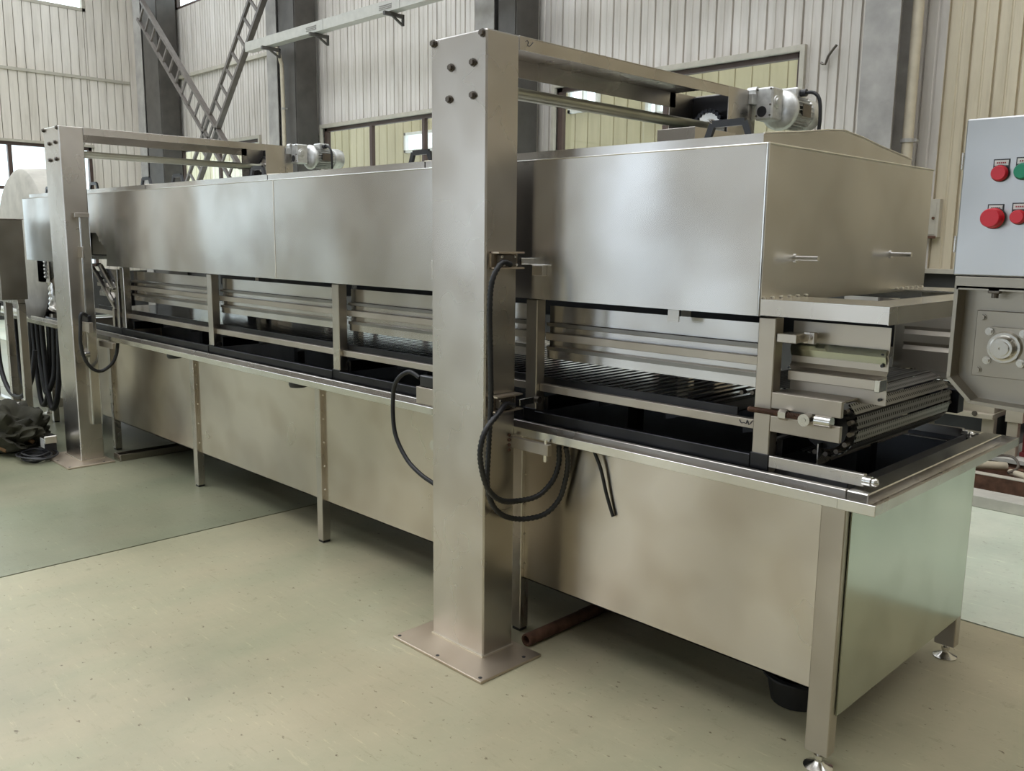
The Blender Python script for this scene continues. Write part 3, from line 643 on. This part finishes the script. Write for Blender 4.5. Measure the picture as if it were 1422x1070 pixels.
# ---------------------------------------------------------------- lifting gantries
def gantry(label, ox, y0, near):
    """ox: x of the column's right face, y0: y of its front face"""
    xa, xb = ox-.31, ox; g = thing('lifting_gantry', label, 'gantry', ((xa+xb)/2, 3.1, 0), 'lifting gantries over the hood')
    T = 2.385
    link('column', B(xa, xb, y0, y0+.165, .012, T, bev=.006), 'steel', g)
    yp = y0-.14
    bm = B(xa-.09, xb+.14, yp, y0+.19, 0, .012, bev=.002); pl = link('base_plate', bm, 'floorplate', g)
    bm = NB()
    for hx, hy in ((xa-.07, yp+.02), ((xa+xb)/2+.02, yp+.02), (xb+.115, yp+.02), (xb+.11, y0+.12)): cyl(bm, (hx, hy, .010), (hx, hy, .0128), .008, 12)
    link('bolt_hole', bm, 'plastic', pl)
    bm = NB(); beam(bm, (xa, y0-.002, .014), (xb+.003, y0-.002, .014), .008, .008); beam(bm, (xb+.003, y0, .014), (xb+.003, y0+.165, .014), .008, .008); link('weld_seam', bm, 'weld', g)
    for dx, z in ((-.29, 2.37), (-.02, 2.37), (-.19, 2.272), (-.07, 2.276), (-.20, 2.16), (-.07, 2.162)):
        link('bolt', hexbolt(NB(), (xb+dx, y0-.002, z), '-y', .011, .012), 'bolt', g)
    # beam: channel open below
    yb, ye = y0+.165, 3.83 if near else 3.77
    bm = NB(); box(bm, xa, xb, yb, ye, T-.004, T, bev=.001); box(bm, xb-.004, xb, yb, ye, T-.05, T-.004, bev=.001); box(bm, xa, xa+.004, yb, ye, T-.075, T-.004, bev=.001)
    bw_ = link('beam', bm, 'steel', g)
    if near:
        bm = NB(); tube(bm, [(xb+.001, yb+.03, T-.018), (xb+.001, yb+.038, T-.012), (xb+.001, yb+.046, T-.02), (xb+.001, yb+.04, T-.028), (xb+.001, yb+.052, T-.03), (xb+.001, yb+.062, T-.022), (xb+.001, yb+.07, T-.014)], .0012, 5, step=.004); link('pen_scribble', bm, 'marker', bw_, label='small looped pen mark')
    # far column, open towards the front
    yq = ye+.18
    bm = NB(); box(bm, xa, xb, yq-.004, yq, .012, T, bev=.001); box(bm, xb-.004, xb, ye, yq, .012, T, bev=.001); box(bm, xa, xa+.004, ye-.05, yq, .012, T, bev=.001)
    link('column', bm, 'steel', g); link('base_plate', B(xa-.09, xb+.14, ye-.05, yq+.14, 0, .012), 'floorplate', g)
    link('column_back', B(xa+.004, xb-.004, yq-.03, yq-.006, .5, T-.01), 'dark', g)
    # shaft, sprocket, chain
    cx, cz = xb-.155, 2.212
    link('shaft', cyl(NB(), (cx, yb, cz), (cx, ye+.1, cz), .0245, 20), 'pipe', g, True)
    ys = ye+.07
    bm = lathe(NB(), [(.026, -.02), (.04, -.02), (.04, 0), (.07, 0), (.07, .012), (.026, .012)], (cx, ys, cz), 'y', 28); sp_ = link('sprocket', bm, 'bright', g, True)
    bm = NB(); nlk = 22
    for k in range(nlk):
        a = 2*PI*k/nlk; p = Vector((cx+.078*math.cos(a), ys-.008, cz+.078*math.sin(a))); cyl(bm, p, p+Vector((0, .03, 0)), .0105, 8)
    for s in (-1, 1):
        for k in range(30): p = Vector((cx+s*.078, ys-.008, cz-.02-.022*k)); cyl(bm, p, p+Vector((0, .03, 0)), .010, 8)
    link('lifting_chain', bm, 'dark', g, kind='stuff')
    bm = NB(); box(bm, cx+.05, cx+.12, ys-.04, ys-.02, cz-.03, cz+.0); cyl(bm, (cx, ys-.03, cz), (cx, ys-.02, cz), .036, 20); link('shaft_bearing', bm, 'bright', g, True)
    # geared motor behind the far column
    mx, my, mz = xb+.07, yq+.20, 2.305
    mo = link('gearbox', B(xb+.01, xb+.105, yq+.045, yq+.15, 2.245, 2.40, bev=.008), 'alu', g)
    bm = NB(); cyl(bm, (xb+.05, yq+.043, 2.285), (xb+.05, yq+.0455, 2.285), .026, 20); link('bore', bm, 'plastic', mo)
    bm = NB()
    for dx, dz in ((.022, .02), (.095, .02), (.022, .145), (.095, .145), (.095, .07)): cyl(bm, (xb+dx, yq+.041, 2.245+dz), (xb+dx, yq+.046, 2.245+dz), .005, 8)
    link('screw', bm, 'bolt', mo)
    bm = lathe(NB(), [(0, .012), (.018, .012), (.022, .006), (.03, .006), (.034, 0)], (xb+.104, yq+.09, 2.33), 'x', 20); link('worm_cap', bm, 'alu', mo, True)
    bm = NB(); box(bm, xb-.04, xb+.02, yq, yq+.12, 2.32, 2.37); cyl(bm, (xb-.03, yq+.05, 2.385), (xb+.02, yq+.05, 2.385), .022, 14); link('mounting_bracket', bm, 'alu', g)
    link('mounting_bracket', B(xb-.05, xb-.0, yq+.0, yq+.07, 2.15, 2.32), 'steel', g)
    c = (mx, my, mz)
    bm = lathe(NB(), [(0, -.05), (.05, -.05), (.088, -.03), (.10, -.015), (.10, .0), (.082, .012), (.072, .02), (.072, .19), (.08, .195), (.083, .21), (.083, .26), (.075, .285), (.03, .295), (0, .295)], c, 'y', 32); mb = link('motor_body', bm, 'alu', g, True)
    bm = NB()
    for k in range(26):
        a = 2*PI*k/26; p = Vector((mx+.078*math.cos(a), 0, mz+.078*math.sin(a))); d = Vector((math.cos(a), 0, math.sin(a)))
        beam(bm, (p.x, my+.03, p.z), (p.x, my+.18, p.z), .003, .018, up=d)
    link('cooling_fins', bm, 'alu', mb, kind='stuff')
    link('name_plate', beam(NB(), (mx+.088, my+.055, mz+.0), (mx+.088, my+.14, mz+.0), .003, .06, up=(0, 0, 1)), 'bolt', mb)
    tb = link('terminal_box', B(mx-.045, mx+.055, my+.05, my+.15, mz+.06, mz+.115, bev=.008), 'alu', mb)
    bm = NB(); cyl(bm, (mx+.05, my+.09, mz+.088), (mx+.085, my+.09, mz+.088), .018, 14); link('cable_gland', bm, 'plastic', mb, True)
    bm = NB(); tube(bm, [(mx+.08, my+.09, mz+.088), (mx+.12, my+.095, mz+.085), (mx+.15, my+.10, mz+.05), (mx+.16, my+.10, mz-.04), (mx+.155, my+.10, mz-.16), (mx+.15, my+.10, mz-.6)], .009, 8); link('motor_cable', bm, 'black', g, True)
    # guide channel for the hood on the inner side face
    s = -1 if near else 1; xf = xa if near else xb
    bm = NB(); a, b = sorted((xf, xf+s*.035)); yg = y0+.085
    box(bm, a, b, yg, yg+.006, .28, 1.775); box(bm, a, b, yg+.065, yg+.07, .28, 1.775); box(bm, min(xf+s*.028, xf+s*.035), max(xf+s*.028, xf+s*.035), yg+.006, yg+.065, .28, 1.775)
    link('guide_channel', bm, 'bright' if not near else 'steel', g)
    link('guide_channel_cap', B(a-.005, b+.005, yg-.03, yg+.07, 1.765, 1.795), 'steel', g)
    link('guide_clamp', B(min(xf+s*.0, xf+s*.09), max(xf+s*.0, xf+s*.09), yg-.012, yg, 1.485, 1.56), 'steel', g)
    bm = NB(); a, b = sorted((xf, xf+s*.17)); box(bm, a, b, yg-.03, yg-.0, .965, 1.035); link('switch_shelf', bm, 'matte', g)
    sw = link('limit_switch', B(min(xf+s*.02, xf+s*.15), max(xf+s*.02, xf+s*.15), yg-.028, yg-.0, 1.037, 1.085, bev=.004), 'plastic', g)
    bm = NB(); cyl(bm, (xf+s*.06, yg-.03, .80), (xf+s*.06, yg+.0, .80), .022, 16); cyl(bm, (xf+s*.03, yg-.05, .80), (xf+s*.03, yg-.0, .80), .012, 14); link('guide_roller', bm, 'bright', g, True)
    return g, xa, xb
gn, nxa, nxb = gantry('near lifting gantry, tallest, its broad steel post in front of the tank', -2.395, 2.24, True)
gf, fxa, fxb = gantry('far lifting gantry at left, its beam crossing the hood below the lattice braces', -6.65, 2.195, False)
# near column: two limit switches on its right face and the tank arm
def lswitch(z, wheel):
    y = 2.30; a = nxb
    bm = NB(); box(bm, a, a+.045, y-.035, y+.10, z+.012, z+.018, bev=0); box(bm, a, a+.045, y-.035, y+.10, z-.045, z-.040, bev=0); box(bm, a, a+.006, y-.035, y+.10, z-.045, z+.018, bev=0)
    link('switch_cradle', bm, 'floorplate', gn)
    link('limit_switch', B(a+.006, a+.04, y-.01, y+.065, z-.036, z+.008, bev=.003), 'bolt', gn)
    bm = NB(); box(bm, a+.036, a+.045, y+.085, y+.165, z-.03, z-.005, bev=.001); link('switch_lever', bm, 'bright', gn)
    bm = NB(); cyl(bm, (a+.03, y+wheel, z-.018), (a+.055, y+wheel, z-.018), .013, 14); link('lever_roller', bm, 'bolt', gn, True)
    bm = NB()
    for dy, dz in ((-.015, .0), (.05, .0), (-.005, -.03), (.06, -.03)): cyl(bm, (a+.04, y+dy, z+dz), (a+.045, y+dy, z+dz), .005, 8)
    link('screw', bm, 'bright', gn)
lswitch(1.585, .185); lswitch(1.045, .185)
bm = NB(); box(bm, nxb-.01, -2.19, 2.375, 2.398, .845, .888); link('support_arm', bm, 'matte', gn)
bm = NB(); cyl(bm, (-2.21, 2.385, .888), (-2.21, 2.385, .905), .007, 10); cyl(bm, (-2.21, 2.385, .82), (-2.21, 2.385, .845), .009, 6); link('arm_bolt', bm, 'bright', gn)
bm = NB()
for z in (.835, .855, .875, .895): bmesh.ops.create_uvsphere(bm, u_segments=6, v_segments=4, radius=.007, matrix=Matrix.Translation((nxb+.002, 2.372, z)))
link('weld_spot', bm, 'rust', gn, kind='stuff')
bm = NB(); box(bm, fxb-.01, fxb+.24, 2.375, 2.398, .845, .888); link('support_arm', bm, 'matte', gf)

# ---------------------------------------------------------------- cables
def cable(name, pts, r, label, rib=0, cat='cable', group=None, step=.012):
    o = link(name, tube(NB(), pts, r, 10, rib, step), 'black', None, True); return tagt(o, label, cat, group)
cable('ribbed_conduit', [(-2.345, 2.325, 1.555), (-2.35, 2.29, 1.565), (-2.352, 2.262, 1.545), (-2.355, 2.235, 1.49), (-2.355, 2.226, 1.39), (-2.355, 2.232, 1.21), (-2.355, 2.235, 1.04), (-2.355, 2.226, .88), (-2.355, 2.222, .72), (-2.355, 2.27, .62), (-2.35, 2.37, .565), (-2.30, 2.47, .57), (-2.26, 2.52, .63), (-2.23, 2.525, .72), (-2.215, 2.52, .80), (-2.21, 2.50, .86)], .0105, 'ribbed black conduit dropping from the upper switch of the near post into a low loop', .12, 'conduit', step=.008)
cable('ribbed_conduit', [(-2.345, 2.35, 1.02), (-2.35, 2.31, 1.03), (-2.33, 2.25, 1.005), (-2.325, 2.18, .95), (-2.325, 2.155, .88), (-2.325, 2.165, .80), (-2.325, 2.20, .72), (-2.33, 2.27, .665), (-2.335, 2.36, .643), (-2.30, 2.44, .655), (-2.27, 2.49, .71), (-2.255, 2.51, .78), (-2.25, 2.505, .86)], .0105, 'ribbed black conduit curling round from the lower switch of the near post', .12, 'conduit', step=.008)
cable('switch_cable', [(-2.87, 2.31, 1.07), (-2.93, 2.30, 1.09), (-2.985, 2.28, 1.05), (-3.015, 2.28, .97), (-3.005, 2.28, .82), (-2.93, 2.28, .72), (-2.84, 2.28, .67), (-2.76, 2.29, .64), (-2.70, 2.30, .62)] , .0095, 'plain black cable bowing out on the left of the near post')
cable('switch_cable', [(-6.53, 2.28, 1.06), (-6.50, 2.215, 1.10), (-6.50, 2.20, 1.0), (-6.50, 2.195, .88), (-6.5, 2.22, .77), (-6.5, 2.27, .70), (-6.5, 2.33, .685), (-6.48, 2.39, .73), (-6.46, 2.42, .80), (-6.45, 2.43, .88)], .012, 'black cable hanging in a deep loop in front of the far post')
cable('drop_cable', [(-7.12, 2.30, 1.62), (-7.12, 2.28, 1.3), (-7.11, 2.27, 1.0), (-7.08, 2.28, .8), (-7.02, 2.28, .68)], .011, 'black cable hanging straight down on the left of the far post')
cable('drop_cable', [(-2.10, 2.52, .885), (-2.06, 2.53, .80), (-2.03, 2.535, .70), (-2.0, 2.54, .62)], .007, 'short thin black wire tail under the lip right of the near post')

# ---------------------------------------------------------------- things on the floor under the machine
t = thing('floor_pipe', 'rusty steel pipe lying on the floor behind the base plate of the near post', 'pipe', (-2.38, 2.46, 0))
o = link('pipe_wall', lathe(NB(), [(.018, 0), (.026, 0), (.026, .75), (.018, .75), (.018, 0)], (-2.36, 2.45, .027), 'y', 20), 'rust', t, True)
link('collar', lathe(NB(), [(.026, .35), (.028, .35), (.028, .46), (.026, .46)], (-2.36, 2.45, .027), 'y', 20), 'rust', t, True)
t = thing('steel_channel', 'long dark steel channel lying across the floor beside the far post', 'channel', (-6.57, 2.3, 0))
bm = NB(); box(bm, -6.60, -6.50, 2.42, 3.75, 0, .006); box(bm, -6.60, -6.594, 2.42, 3.75, .006, .05); box(bm, -6.506, -6.50, 2.42, 3.75, .006, .05); link('channel_body', bm, 'weathered', t)
link('end_plate', B(-6.61, -6.49, 2.412, 2.42, 0, .052), 'steel', t)

# ================================================================== RIGHT-HAND MACHINE
rm = thing('drive_head_machine', 'weathered steel machine head with flange bearing at the right edge', 'machine', (-.35, 2.4, 0))
yA = 2.10
prof = [(-.705, 1.555), (-.705, 1.352), (-.655, 1.302), (-.25, 1.285), (-.12, 1.40), (-.12, 1.555)]
bm = prism(NB(), prof, 'y', yA+.05, yA+.40); link('housing', bm, 'weathered', rm)
bm = NB(); n = len(prof)
for i in range(n):
    p, q = Vector(prof[i]), Vector(prof[(i+1) % n]); beam(bm, (p.x, yA+.025, p.y), (q.x, yA+.025, q.y), .05, .008, up=(0, 1, 0) if False else (q.y-p.y, 0, -(q.x-p.x)))
link('rim_strip', bm, 'weathered', rm)
pl = link('bearing_plate', B(-.668, -.44, yA+.035, yA+.05, 1.358, 1.505, bev=.001), 'weathered', rm)
bm = NB()
for x, z in ((-.655, 1.49), (-.655, 1.372), (-.455, 1.49), (-.455, 1.372)): hexbolt(bm, (x, yA+.034, z), '-y', .006, .007)
link('bolt', bm, 'weathered', pl)
bc = (-.600, 1.428)
fb = link('flange_bearing', prism(NB(), [(bc[0]-.045, bc[1]-.033), (bc[0]-.036, bc[1]-.042), (bc[0]+.036, bc[1]-.042), (bc[0]+.045, bc[1]-.033), (bc[0]+.045, bc[1]+.035), (bc[0]+.036, bc[1]+.043), (bc[0]-.036, bc[1]+.043), (bc[0]-.045, bc[1]+.035)], 'y', yA+.02, yA+.035), 'weathered', rm)
bm = lathe(NB(), [(0, -.030), (.0035, -.030), (.0035, -.034), (.016, -.034), (.017, -.028), (.022, -.028), (.026, -.018), (.028, -.012), (.033, -.012), (.036, 0)], (bc[0], yA+.02, bc[1]), 'y', 32); link('bearing_insert', bm, 'bright', fb, True)
for dx, dz in ((-.034, -.031), (.034, -.031), (-.034, .033), (.034, .033)): link('bolt', hexbolt(NB(), (bc[0]+dx, yA+.018, bc[1]+dz), '-y', .0065, .008), 'bright', fb)
link('frame', B(-.60, -.52, yA+.2, yA+.28, 0, 1.32, bev=.003), 'weathered', rm) if False else None
for x in (-.16, -.02):
    for y in (yA+.10, yA+.30): link('leg', B(x-.03, x+.03, y-.03, y+.03, 0, 1.31), 'weathered', rm)
bm = NB(); box(bm, -.71, -.12, yA+.0, yA+.40, 1.553, 1.58); link('top_plate', bm, 'weathered', rm)
bm = NB(); cyl(bm, (-.628, yA+.012, 1.535), (-.628, yA+.012, 1.555), .007, 10); box(bm, -.64, -.616, yA+.0, yA+.02, 1.545, 1.556); link('hanging_bolt', bm, 'bolt', rm)
# control box
cb = thing('control_box', 'brushed steel control box with red and green push buttons at the right edge', 'control box', (-.5, 2.15, 1.58))
link('enclosure', B(-.715, -.12, yA, yA+.20, 1.582, 1.918, bev=.003), 'panelbox', cb)
link('door_gap', B(-.717, -.714, yA+.02, yA+.024, 1.59, 1.91, bev=0), 'bolt', cb)
for z in (1.65, 1.83): link('hinge', cyl(NB(), (-.718, yA+.01, z-.018), (-.718, yA+.01, z+.018), .005, 10), 'bright', cb)
def button(x, z, col, r, depth, lab, plate=True):
    bt = link('push_button', lathe(NB(), [(r*1.0, 0), (r*1.08, -.006), (r*1.08, -.010), (r*.98, -.012), (r*.98, -depth), (r*.9, -depth-.002), (0, -depth-.002)], (x, yA, z), 'y', 28), col, cb, True, label=lab)
    link('collar', lathe(NB(), [(r*.8, 0), (r*1.15, 0), (r*1.15, -.007), (r*1.05, -.009)], (x, yA, z), 'y', 28), 'plastic', bt, True)
    lp = link('label_plate', B(x-.016, x+.016, yA-.002, yA, z+.0, z+.030, bev=0), 'plastic', bt) 
    link('label_strip', B(x-.0135, x+.0135, yA-.003, yA-.002, z+.0165, z+.0275, bev=0), 'white', cb)
    bm = NB()
    for k in range(5): box(bm, x-.009+k*.0038, x-.0065+k*.0038, yA-.0034, yA-.003, z+.0205, z+.0235, bev=0)
    link('label_lettering', bm, 'ink', cb)
button(-.637, 1.80, 'red', .0155, .018, 'red push button, upper row')
button(-.593, 1.802, 'green', .0155, .018, 'green push button')
button(-.640, 1.706, 'red', .020, .034, 'large red mushroom stop button')
button(-.592, 1.708, 'red', .014, .022, 'smaller red button beside the mushroom stop')

# right background: infeed chute, low machine, beams, floor channels
ic = thing('infeed_chute', 'olive reflecting steel chute between the hood ledge and the right machine head', 'chute', (-1.15, 4.1, 0))
bm = NB(); beam(bm, (-1.66, 4.02, 1.24), (-1.05, 4.02, 1.23), .004, .33, up=(0, 0, 1)); link('side_plate', bm, 'matte', ic)
bm = NB(); prism(bm, [(-1.60, 1.20), (-1.49, 1.30), (-1.40, 1.30), (-1.60, 1.14)], 'y', 4.0, 4.012); link('gusset_plate', bm, 'flash', ic)
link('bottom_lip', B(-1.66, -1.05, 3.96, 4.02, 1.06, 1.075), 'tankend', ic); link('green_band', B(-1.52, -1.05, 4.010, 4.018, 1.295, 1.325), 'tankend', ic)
for x in (-1.62, -1.45): link('leg', B(x-.02, x+.02, 4.10, 4.14, 0, 1.08), 'weathered', ic)
link('crossbar', B(-1.52, -1.08, 4.02, 4.12, 1.03, 1.06), 'weathered', ic)
pf = thing('low_platform', 'pale low platform under the cream machine legs at the right edge', 'platform', (-1.9, 7.1, 0))
link('deck', B(-2.9, -.9, 6.72, 7.7, .14, .17), 'concrete', pf); link('skirt_board', B(-2.88, -.92, 6.74, 6.76, 0, .14), 'rust', pf)
lm = thing('low_conveyor_machine', 'low cream steel machine on stub legs beyond the right end of the tank', 'machine', (-2.2, 7.0, .17))
link('body', B(-2.9, -1.95, 6.80, 7.4, .46, .66), 'cream', lm); link('bottom_flange', B(-2.9, -1.94, 6.74, 7.4, .425, .46), 'cream', lm)
for x in (-1.985, -2.7): link('leg', B(x-.04, x+.04, 6.80, 6.87, .17, .43), 'cream', lm)
link('leg', B(-1.86, -1.79, 6.80, 6.87, .17, .46), 'cream', lm); link('corner_bracket', B(-1.87, -1.76, 6.78, 6.88, .42, .56), 'cream', lm)
for x in (-2.30, -2.06): link('bolt', hexbolt(NB(), (x, 6.739, .455), '-y', .014, .012), 'bolt', lm)
link('bearing_block', B(-2.42, -2.30, 6.62, 6.80, .56, .70), 'dark', lm)
bm = NB(); cyl(bm, (-2.24, 6.66, .645), (-2.24, 6.80, .645), .032, 14); cyl(bm, (-2.17, 6.66, .62), (-2.17, 6.80, .62), .022, 14); link('roller_shaft', bm, 'bolt', lm, True)
link('under_machine_shade', B(-2.9, -1.90, 7.0, 7.5, .17, .42), 'dark', lm)  # dark block put in for the shade under the machine
rd = thing('red_machine_frame', 'maroon painted steel upright at the right edge beside the cream machine', 'machine', (-1.65, 6.95, .17))
link('upright', B(-1.77, -1.45, 6.88, 7.05, .17, 1.2), 'redpaint', rd); link('foot', B(-1.78, -1.40, 6.86, 7.08, .17, .20), 'redpaint', rd)
fc = thing('floor_channel_frame', 'dark rusty steel channel frame lying on the floor at the right edge', 'frame', (-1.7, 6.4, 0))
link('channel', B(-2.3, -.9, 6.20, 6.25, 0, .15), 'rust', fc); link('channel_edge', B(-2.3, -.9, 6.195, 6.26, .15, .157), 'flash', fc); link('channel', B(-2.3, -.9, 6.60, 6.65, 0, .13), 'rust', fc); link('tray_plate', B(-2.3, -.9, 6.25, 6.60, 0, .02), 'rust', fc)
tagt(link('white_pipe', tube(NB(), [(-1.98, 6.26, .18), (-1.86, 6.38, .175), (-1.76, 6.50, .165)], .030, 12), 'pvc', None, True), 'short cream pipe propped across the rusty channel frame at right', 'pipe')
tagt(link('white_pipe', tube(NB(), [(-1.71, 6.44, .145), (-1.62, 6.32, .165), (-1.50, 6.20, .18)], .022, 12), 'pvc', None, True), 'thin cream pipe across the rusty channel frame, nearest the right edge', 'pipe')
tagt(link('cable_hoop', tube(NB(), [(-2.0, 6.36, .17), (-1.88, 6.44, .22), (-1.76, 6.50, .24), (-1.69, 6.46, .23), (-1.66, 6.40, .19), (-1.70, 6.34, .16)], .009, 8), 'bolt', None, True), 'stiff dark hoop of cable arching over the cream pipe at right', 'cable')
tagt(link('timber_plank', B(-2.2, -.7, 5.93, 6.12, 0, .075, bev=.004), 'concrete', None), 'pale dirty plank on the floor in front of the rusty channel frame', 'plank')

# ================================================================== LEFT-HAND SIDE
cs = thing('cabinet_on_stand', 'dull grey steel cabinet on a square tube stand at the left edge', 'cabinet', (-8.1, 2.3, 0))
link('cabinet_body', B(-8.9, -7.74, 2.05, 2.24, 1.13, 1.755, bev=.003), 'weathered', cs)
link('top_flange', B(-8.92, -7.735, 2.04, 2.25, 1.755, 1.762), 'steel', cs)
for x, y in ((-7.80, 2.20), (-8.22, 2.22), (-7.80, 1.95), (-8.7, 2.2)):
    if y < 2: continue
    link('stand_leg', B(x-.028, x+.028, y-.028, y+.028, 0, 1.10, bev=.003), 'steel', cs)
link('stand_rail', B(-8.9, -7.772, 2.17, 2.225, 1.09, 1.13), 'steel', cs); link('stand_rail', B(-8.7, -7.772, 2.18, 2.22, .20, .25), 'steel', cs)
dm = thing('domed_cover', 'large smooth grey dome rising behind the cabinet at the left edge', 'cover', (-9.5, 2.8, 0))
link('dome', lathe(NB(), [(0, -.01), (.72, -.01), (.76, .02), (.78, .3), (.72, .36), (0, .37)], (-9.56, 2.75, 1.50), 'y', 48), 'concrete', dm, True); link('pedestal', B(-9.9, -9.2, 2.8, 3.05, 0, 1.0), 'weathered', dm)
gb = thing('discharge_trough', 'bright steel discharge trough at the far left end behind the cabinet stand', 'trough', (-9.1, 2.7, 0))
bm = NB(); strip(bm, [(2.42, .98), (2.46, .90), (2.60, .86), (2.9, .86), (3.0, .98)], 'x', -10.4, -8.52, .004); link('pan', bm, 'bright', gb); link('lip', B(-10.4, -8.52, 2.39, 2.425, .90, .93), 'bright', gb)
for x in (-8.75, -9.6): link('leg', B(x-.03, x+.03, 2.6, 2.66, .06, .86), 'steel', gb); link('levelling_foot', lathe(NB(), [(.04, 0), (.04, .005), (.012, .02), (.012, .06)], (x, 2.63, 0), 'z', 16), 'bright', gb, True)
link('white_board', B(-10.2, -8.9, 3.2, 3.24, .1, .84), 'white', gb)
sp = thing('spiral_duct', 'coiled shiny steel duct with a slotted plate behind the cabinet at left', 'duct', (-8.9, 2.8, 0))
bm = NB(); pts = [(-9.05+.17*math.cos(a), 2.85, 1.08+.24*math.sin(a)) for a in [PI*.62-k*PI*.8/8 for k in range(9)]]; tube(bm, pts, .10, 18, .05, .02); link('duct_elbow', bm, 'bright', sp, True)
link('slotted_plate', B(-9.12, -8.80, 2.74, 2.745, 1.20, 1.46), 'matte', sp); bm = NB()
for k in range(6): cyl(bm, (-8.86, 2.73, 1.25+.034*k), (-8.90, 2.735, 1.255+.034*k), .012, 8)
link('slots', bm, 'white', sp, kind='stuff'); link('stand', B(-9.1, -9.0, 2.8, 2.9, 0, .9), 'steel', sp); link('side_post', B(-8.62, -8.50, 2.75, 2.80, .95, 1.43), 'matte', sp)
for i, (xo, lab) in enumerate(((-8.42, 'thick black hose drooping from the trough, left of the others'), (-8.30, 'thick black hose drooping between the stand and the far post'), (-8.18, 'thick black hose hanging nearest the far post'), (-8.92, 'thick black hose sagging behind the cabinet stand legs'))):
    h = .12*(i % 2)
    cable('thick_hose', [(xo-.05, 2.47, .88), (xo, 2.46, .6), (xo+.06, 2.45, .32+h), (xo+.13, 2.45, .17+h), (xo+.20, 2.47, .24+h), (xo+.22, 2.50, .5), (xo+.22, 2.52, .86)], .022, lab, 0, 'hose', step=.03)
cable('thick_hose', [(-8.56, 2.24, 1.06), (-8.60, 2.22, .8), (-8.50, 2.2, .5), (-8.3, 2.2, .32), (-8.05, 2.22, .30), (-7.9, 2.26, .45), (-7.88, 2.3, .7)], .02, 'black hose sagging in front between the cabinet stand legs', 0, 'hose', step=.03)
# canvas bag: crumpled heap
bg_ = thing('canvas_bag', 'crumpled dark olive canvas bag slumped at the foot of the far post', 'bag', (-7.45, 2.0, 0))
bm = NB(); bmesh.ops.create_icosphere(bm, subdivisions=5, radius=1)
from mathutils import noise
for v in bm.verts:
    p = v.co.copy(); q = noise.noise(p*2.1+Vector((3, 1, 7)))*.28+noise.noise(p*5+Vector((1, 4, 2)))*.13+abs(noise.noise(p*3.3))*.2
    v.co = Vector((p.x*.50*(1+q), p.y*.26*(1+q), max(0, (p.z*.5+.42)*.36*(1+q*1.1))))
bmesh.ops.rotate(bm, verts=bm.verts, cent=(0, 0, 0), matrix=Matrix.Rotation(.15, 3, 'Z')); bmesh.ops.translate(bm, verts=bm.verts, vec=(-7.58, 1.93, 0)); link('bag_body', bm, 'tarp', bg_, True)
for pts in ([(-8.0, 1.78, .10), (-7.75, 1.72, .24), (-7.5, 1.72, .22), (-7.3, 1.76, .12), (-7.18, 1.85, .05)], [(-7.7, 1.95, .30), (-7.45, 1.85, .29), (-7.25, 1.92, .2), (-7.12, 2.02, .1)]):
    link('handle_strap', tube(NB(), pts, .016, 8, step=.03), 'strap', bg_, True)
link('white_cord', tube(NB(), [(-7.95, 1.80, .2), (-7.75, 1.86, .30), (-7.6, 1.95, .33), (-7.5, 2.05, .34)], .012, 8, step=.03), 'concrete', bg_, True)
# coil of black cable and small box
cc = thing('cable_coil', 'flat coil of thin black cable on the floor by the far post base', 'cable', (-6.98, 1.97, 0))
for k in range(7):
    pts = []
    for j in range(25):
        a = 2*PI*j/24; rr2 = .085+.012*k*((k % 3)/2+.3); pts.append((-6.96+.01*(k % 3)+rr2*math.cos(a)*1.15, 1.98+.008*(k % 2)+rr2*math.sin(a)*.8, .01+.008*k+.004*math.sin(a*3+k)))
    link('loop', tube(NB(), pts, .007, 6, step=.02), 'black', cc, True)
sb = thing('adapter_box', 'small black box with a shiny white top beside the cable coil', 'box', (-7.03, 2.10, 0))
link('body', B(-7.075, -6.985, 2.06, 2.14, 0, .10, bev=.005), 'plastic', sb); link('cover', B(-7.08, -6.98, 2.055, 2.145, .10, .16, bev=.006), 'bright', sb)
bm = NB(); [box(bm, -7.07+k*.022, -7.055+k*.022, 2.052, 2.056, .07, .14, bev=0) for k in range(4)]; link('label', bm, 'white', sb)
# made-up tub standing for the dark shape under the near corner
t = thing('dark_shape_tub', 'small made-up dark tub standing for a dark shape under the near tank corner', 'tub', (-1.35, 2.9, 0))
bm = NB(); lathe(bm, [(0, .004), (.09, .004), (.11, .10), (.125, .105), (.122, .11), (.10, .11), (.085, .02), (0, .02)], (-1.38, 2.86, 0), 'z', 24); link('tub_wall', bm, 'plastic', t, True)
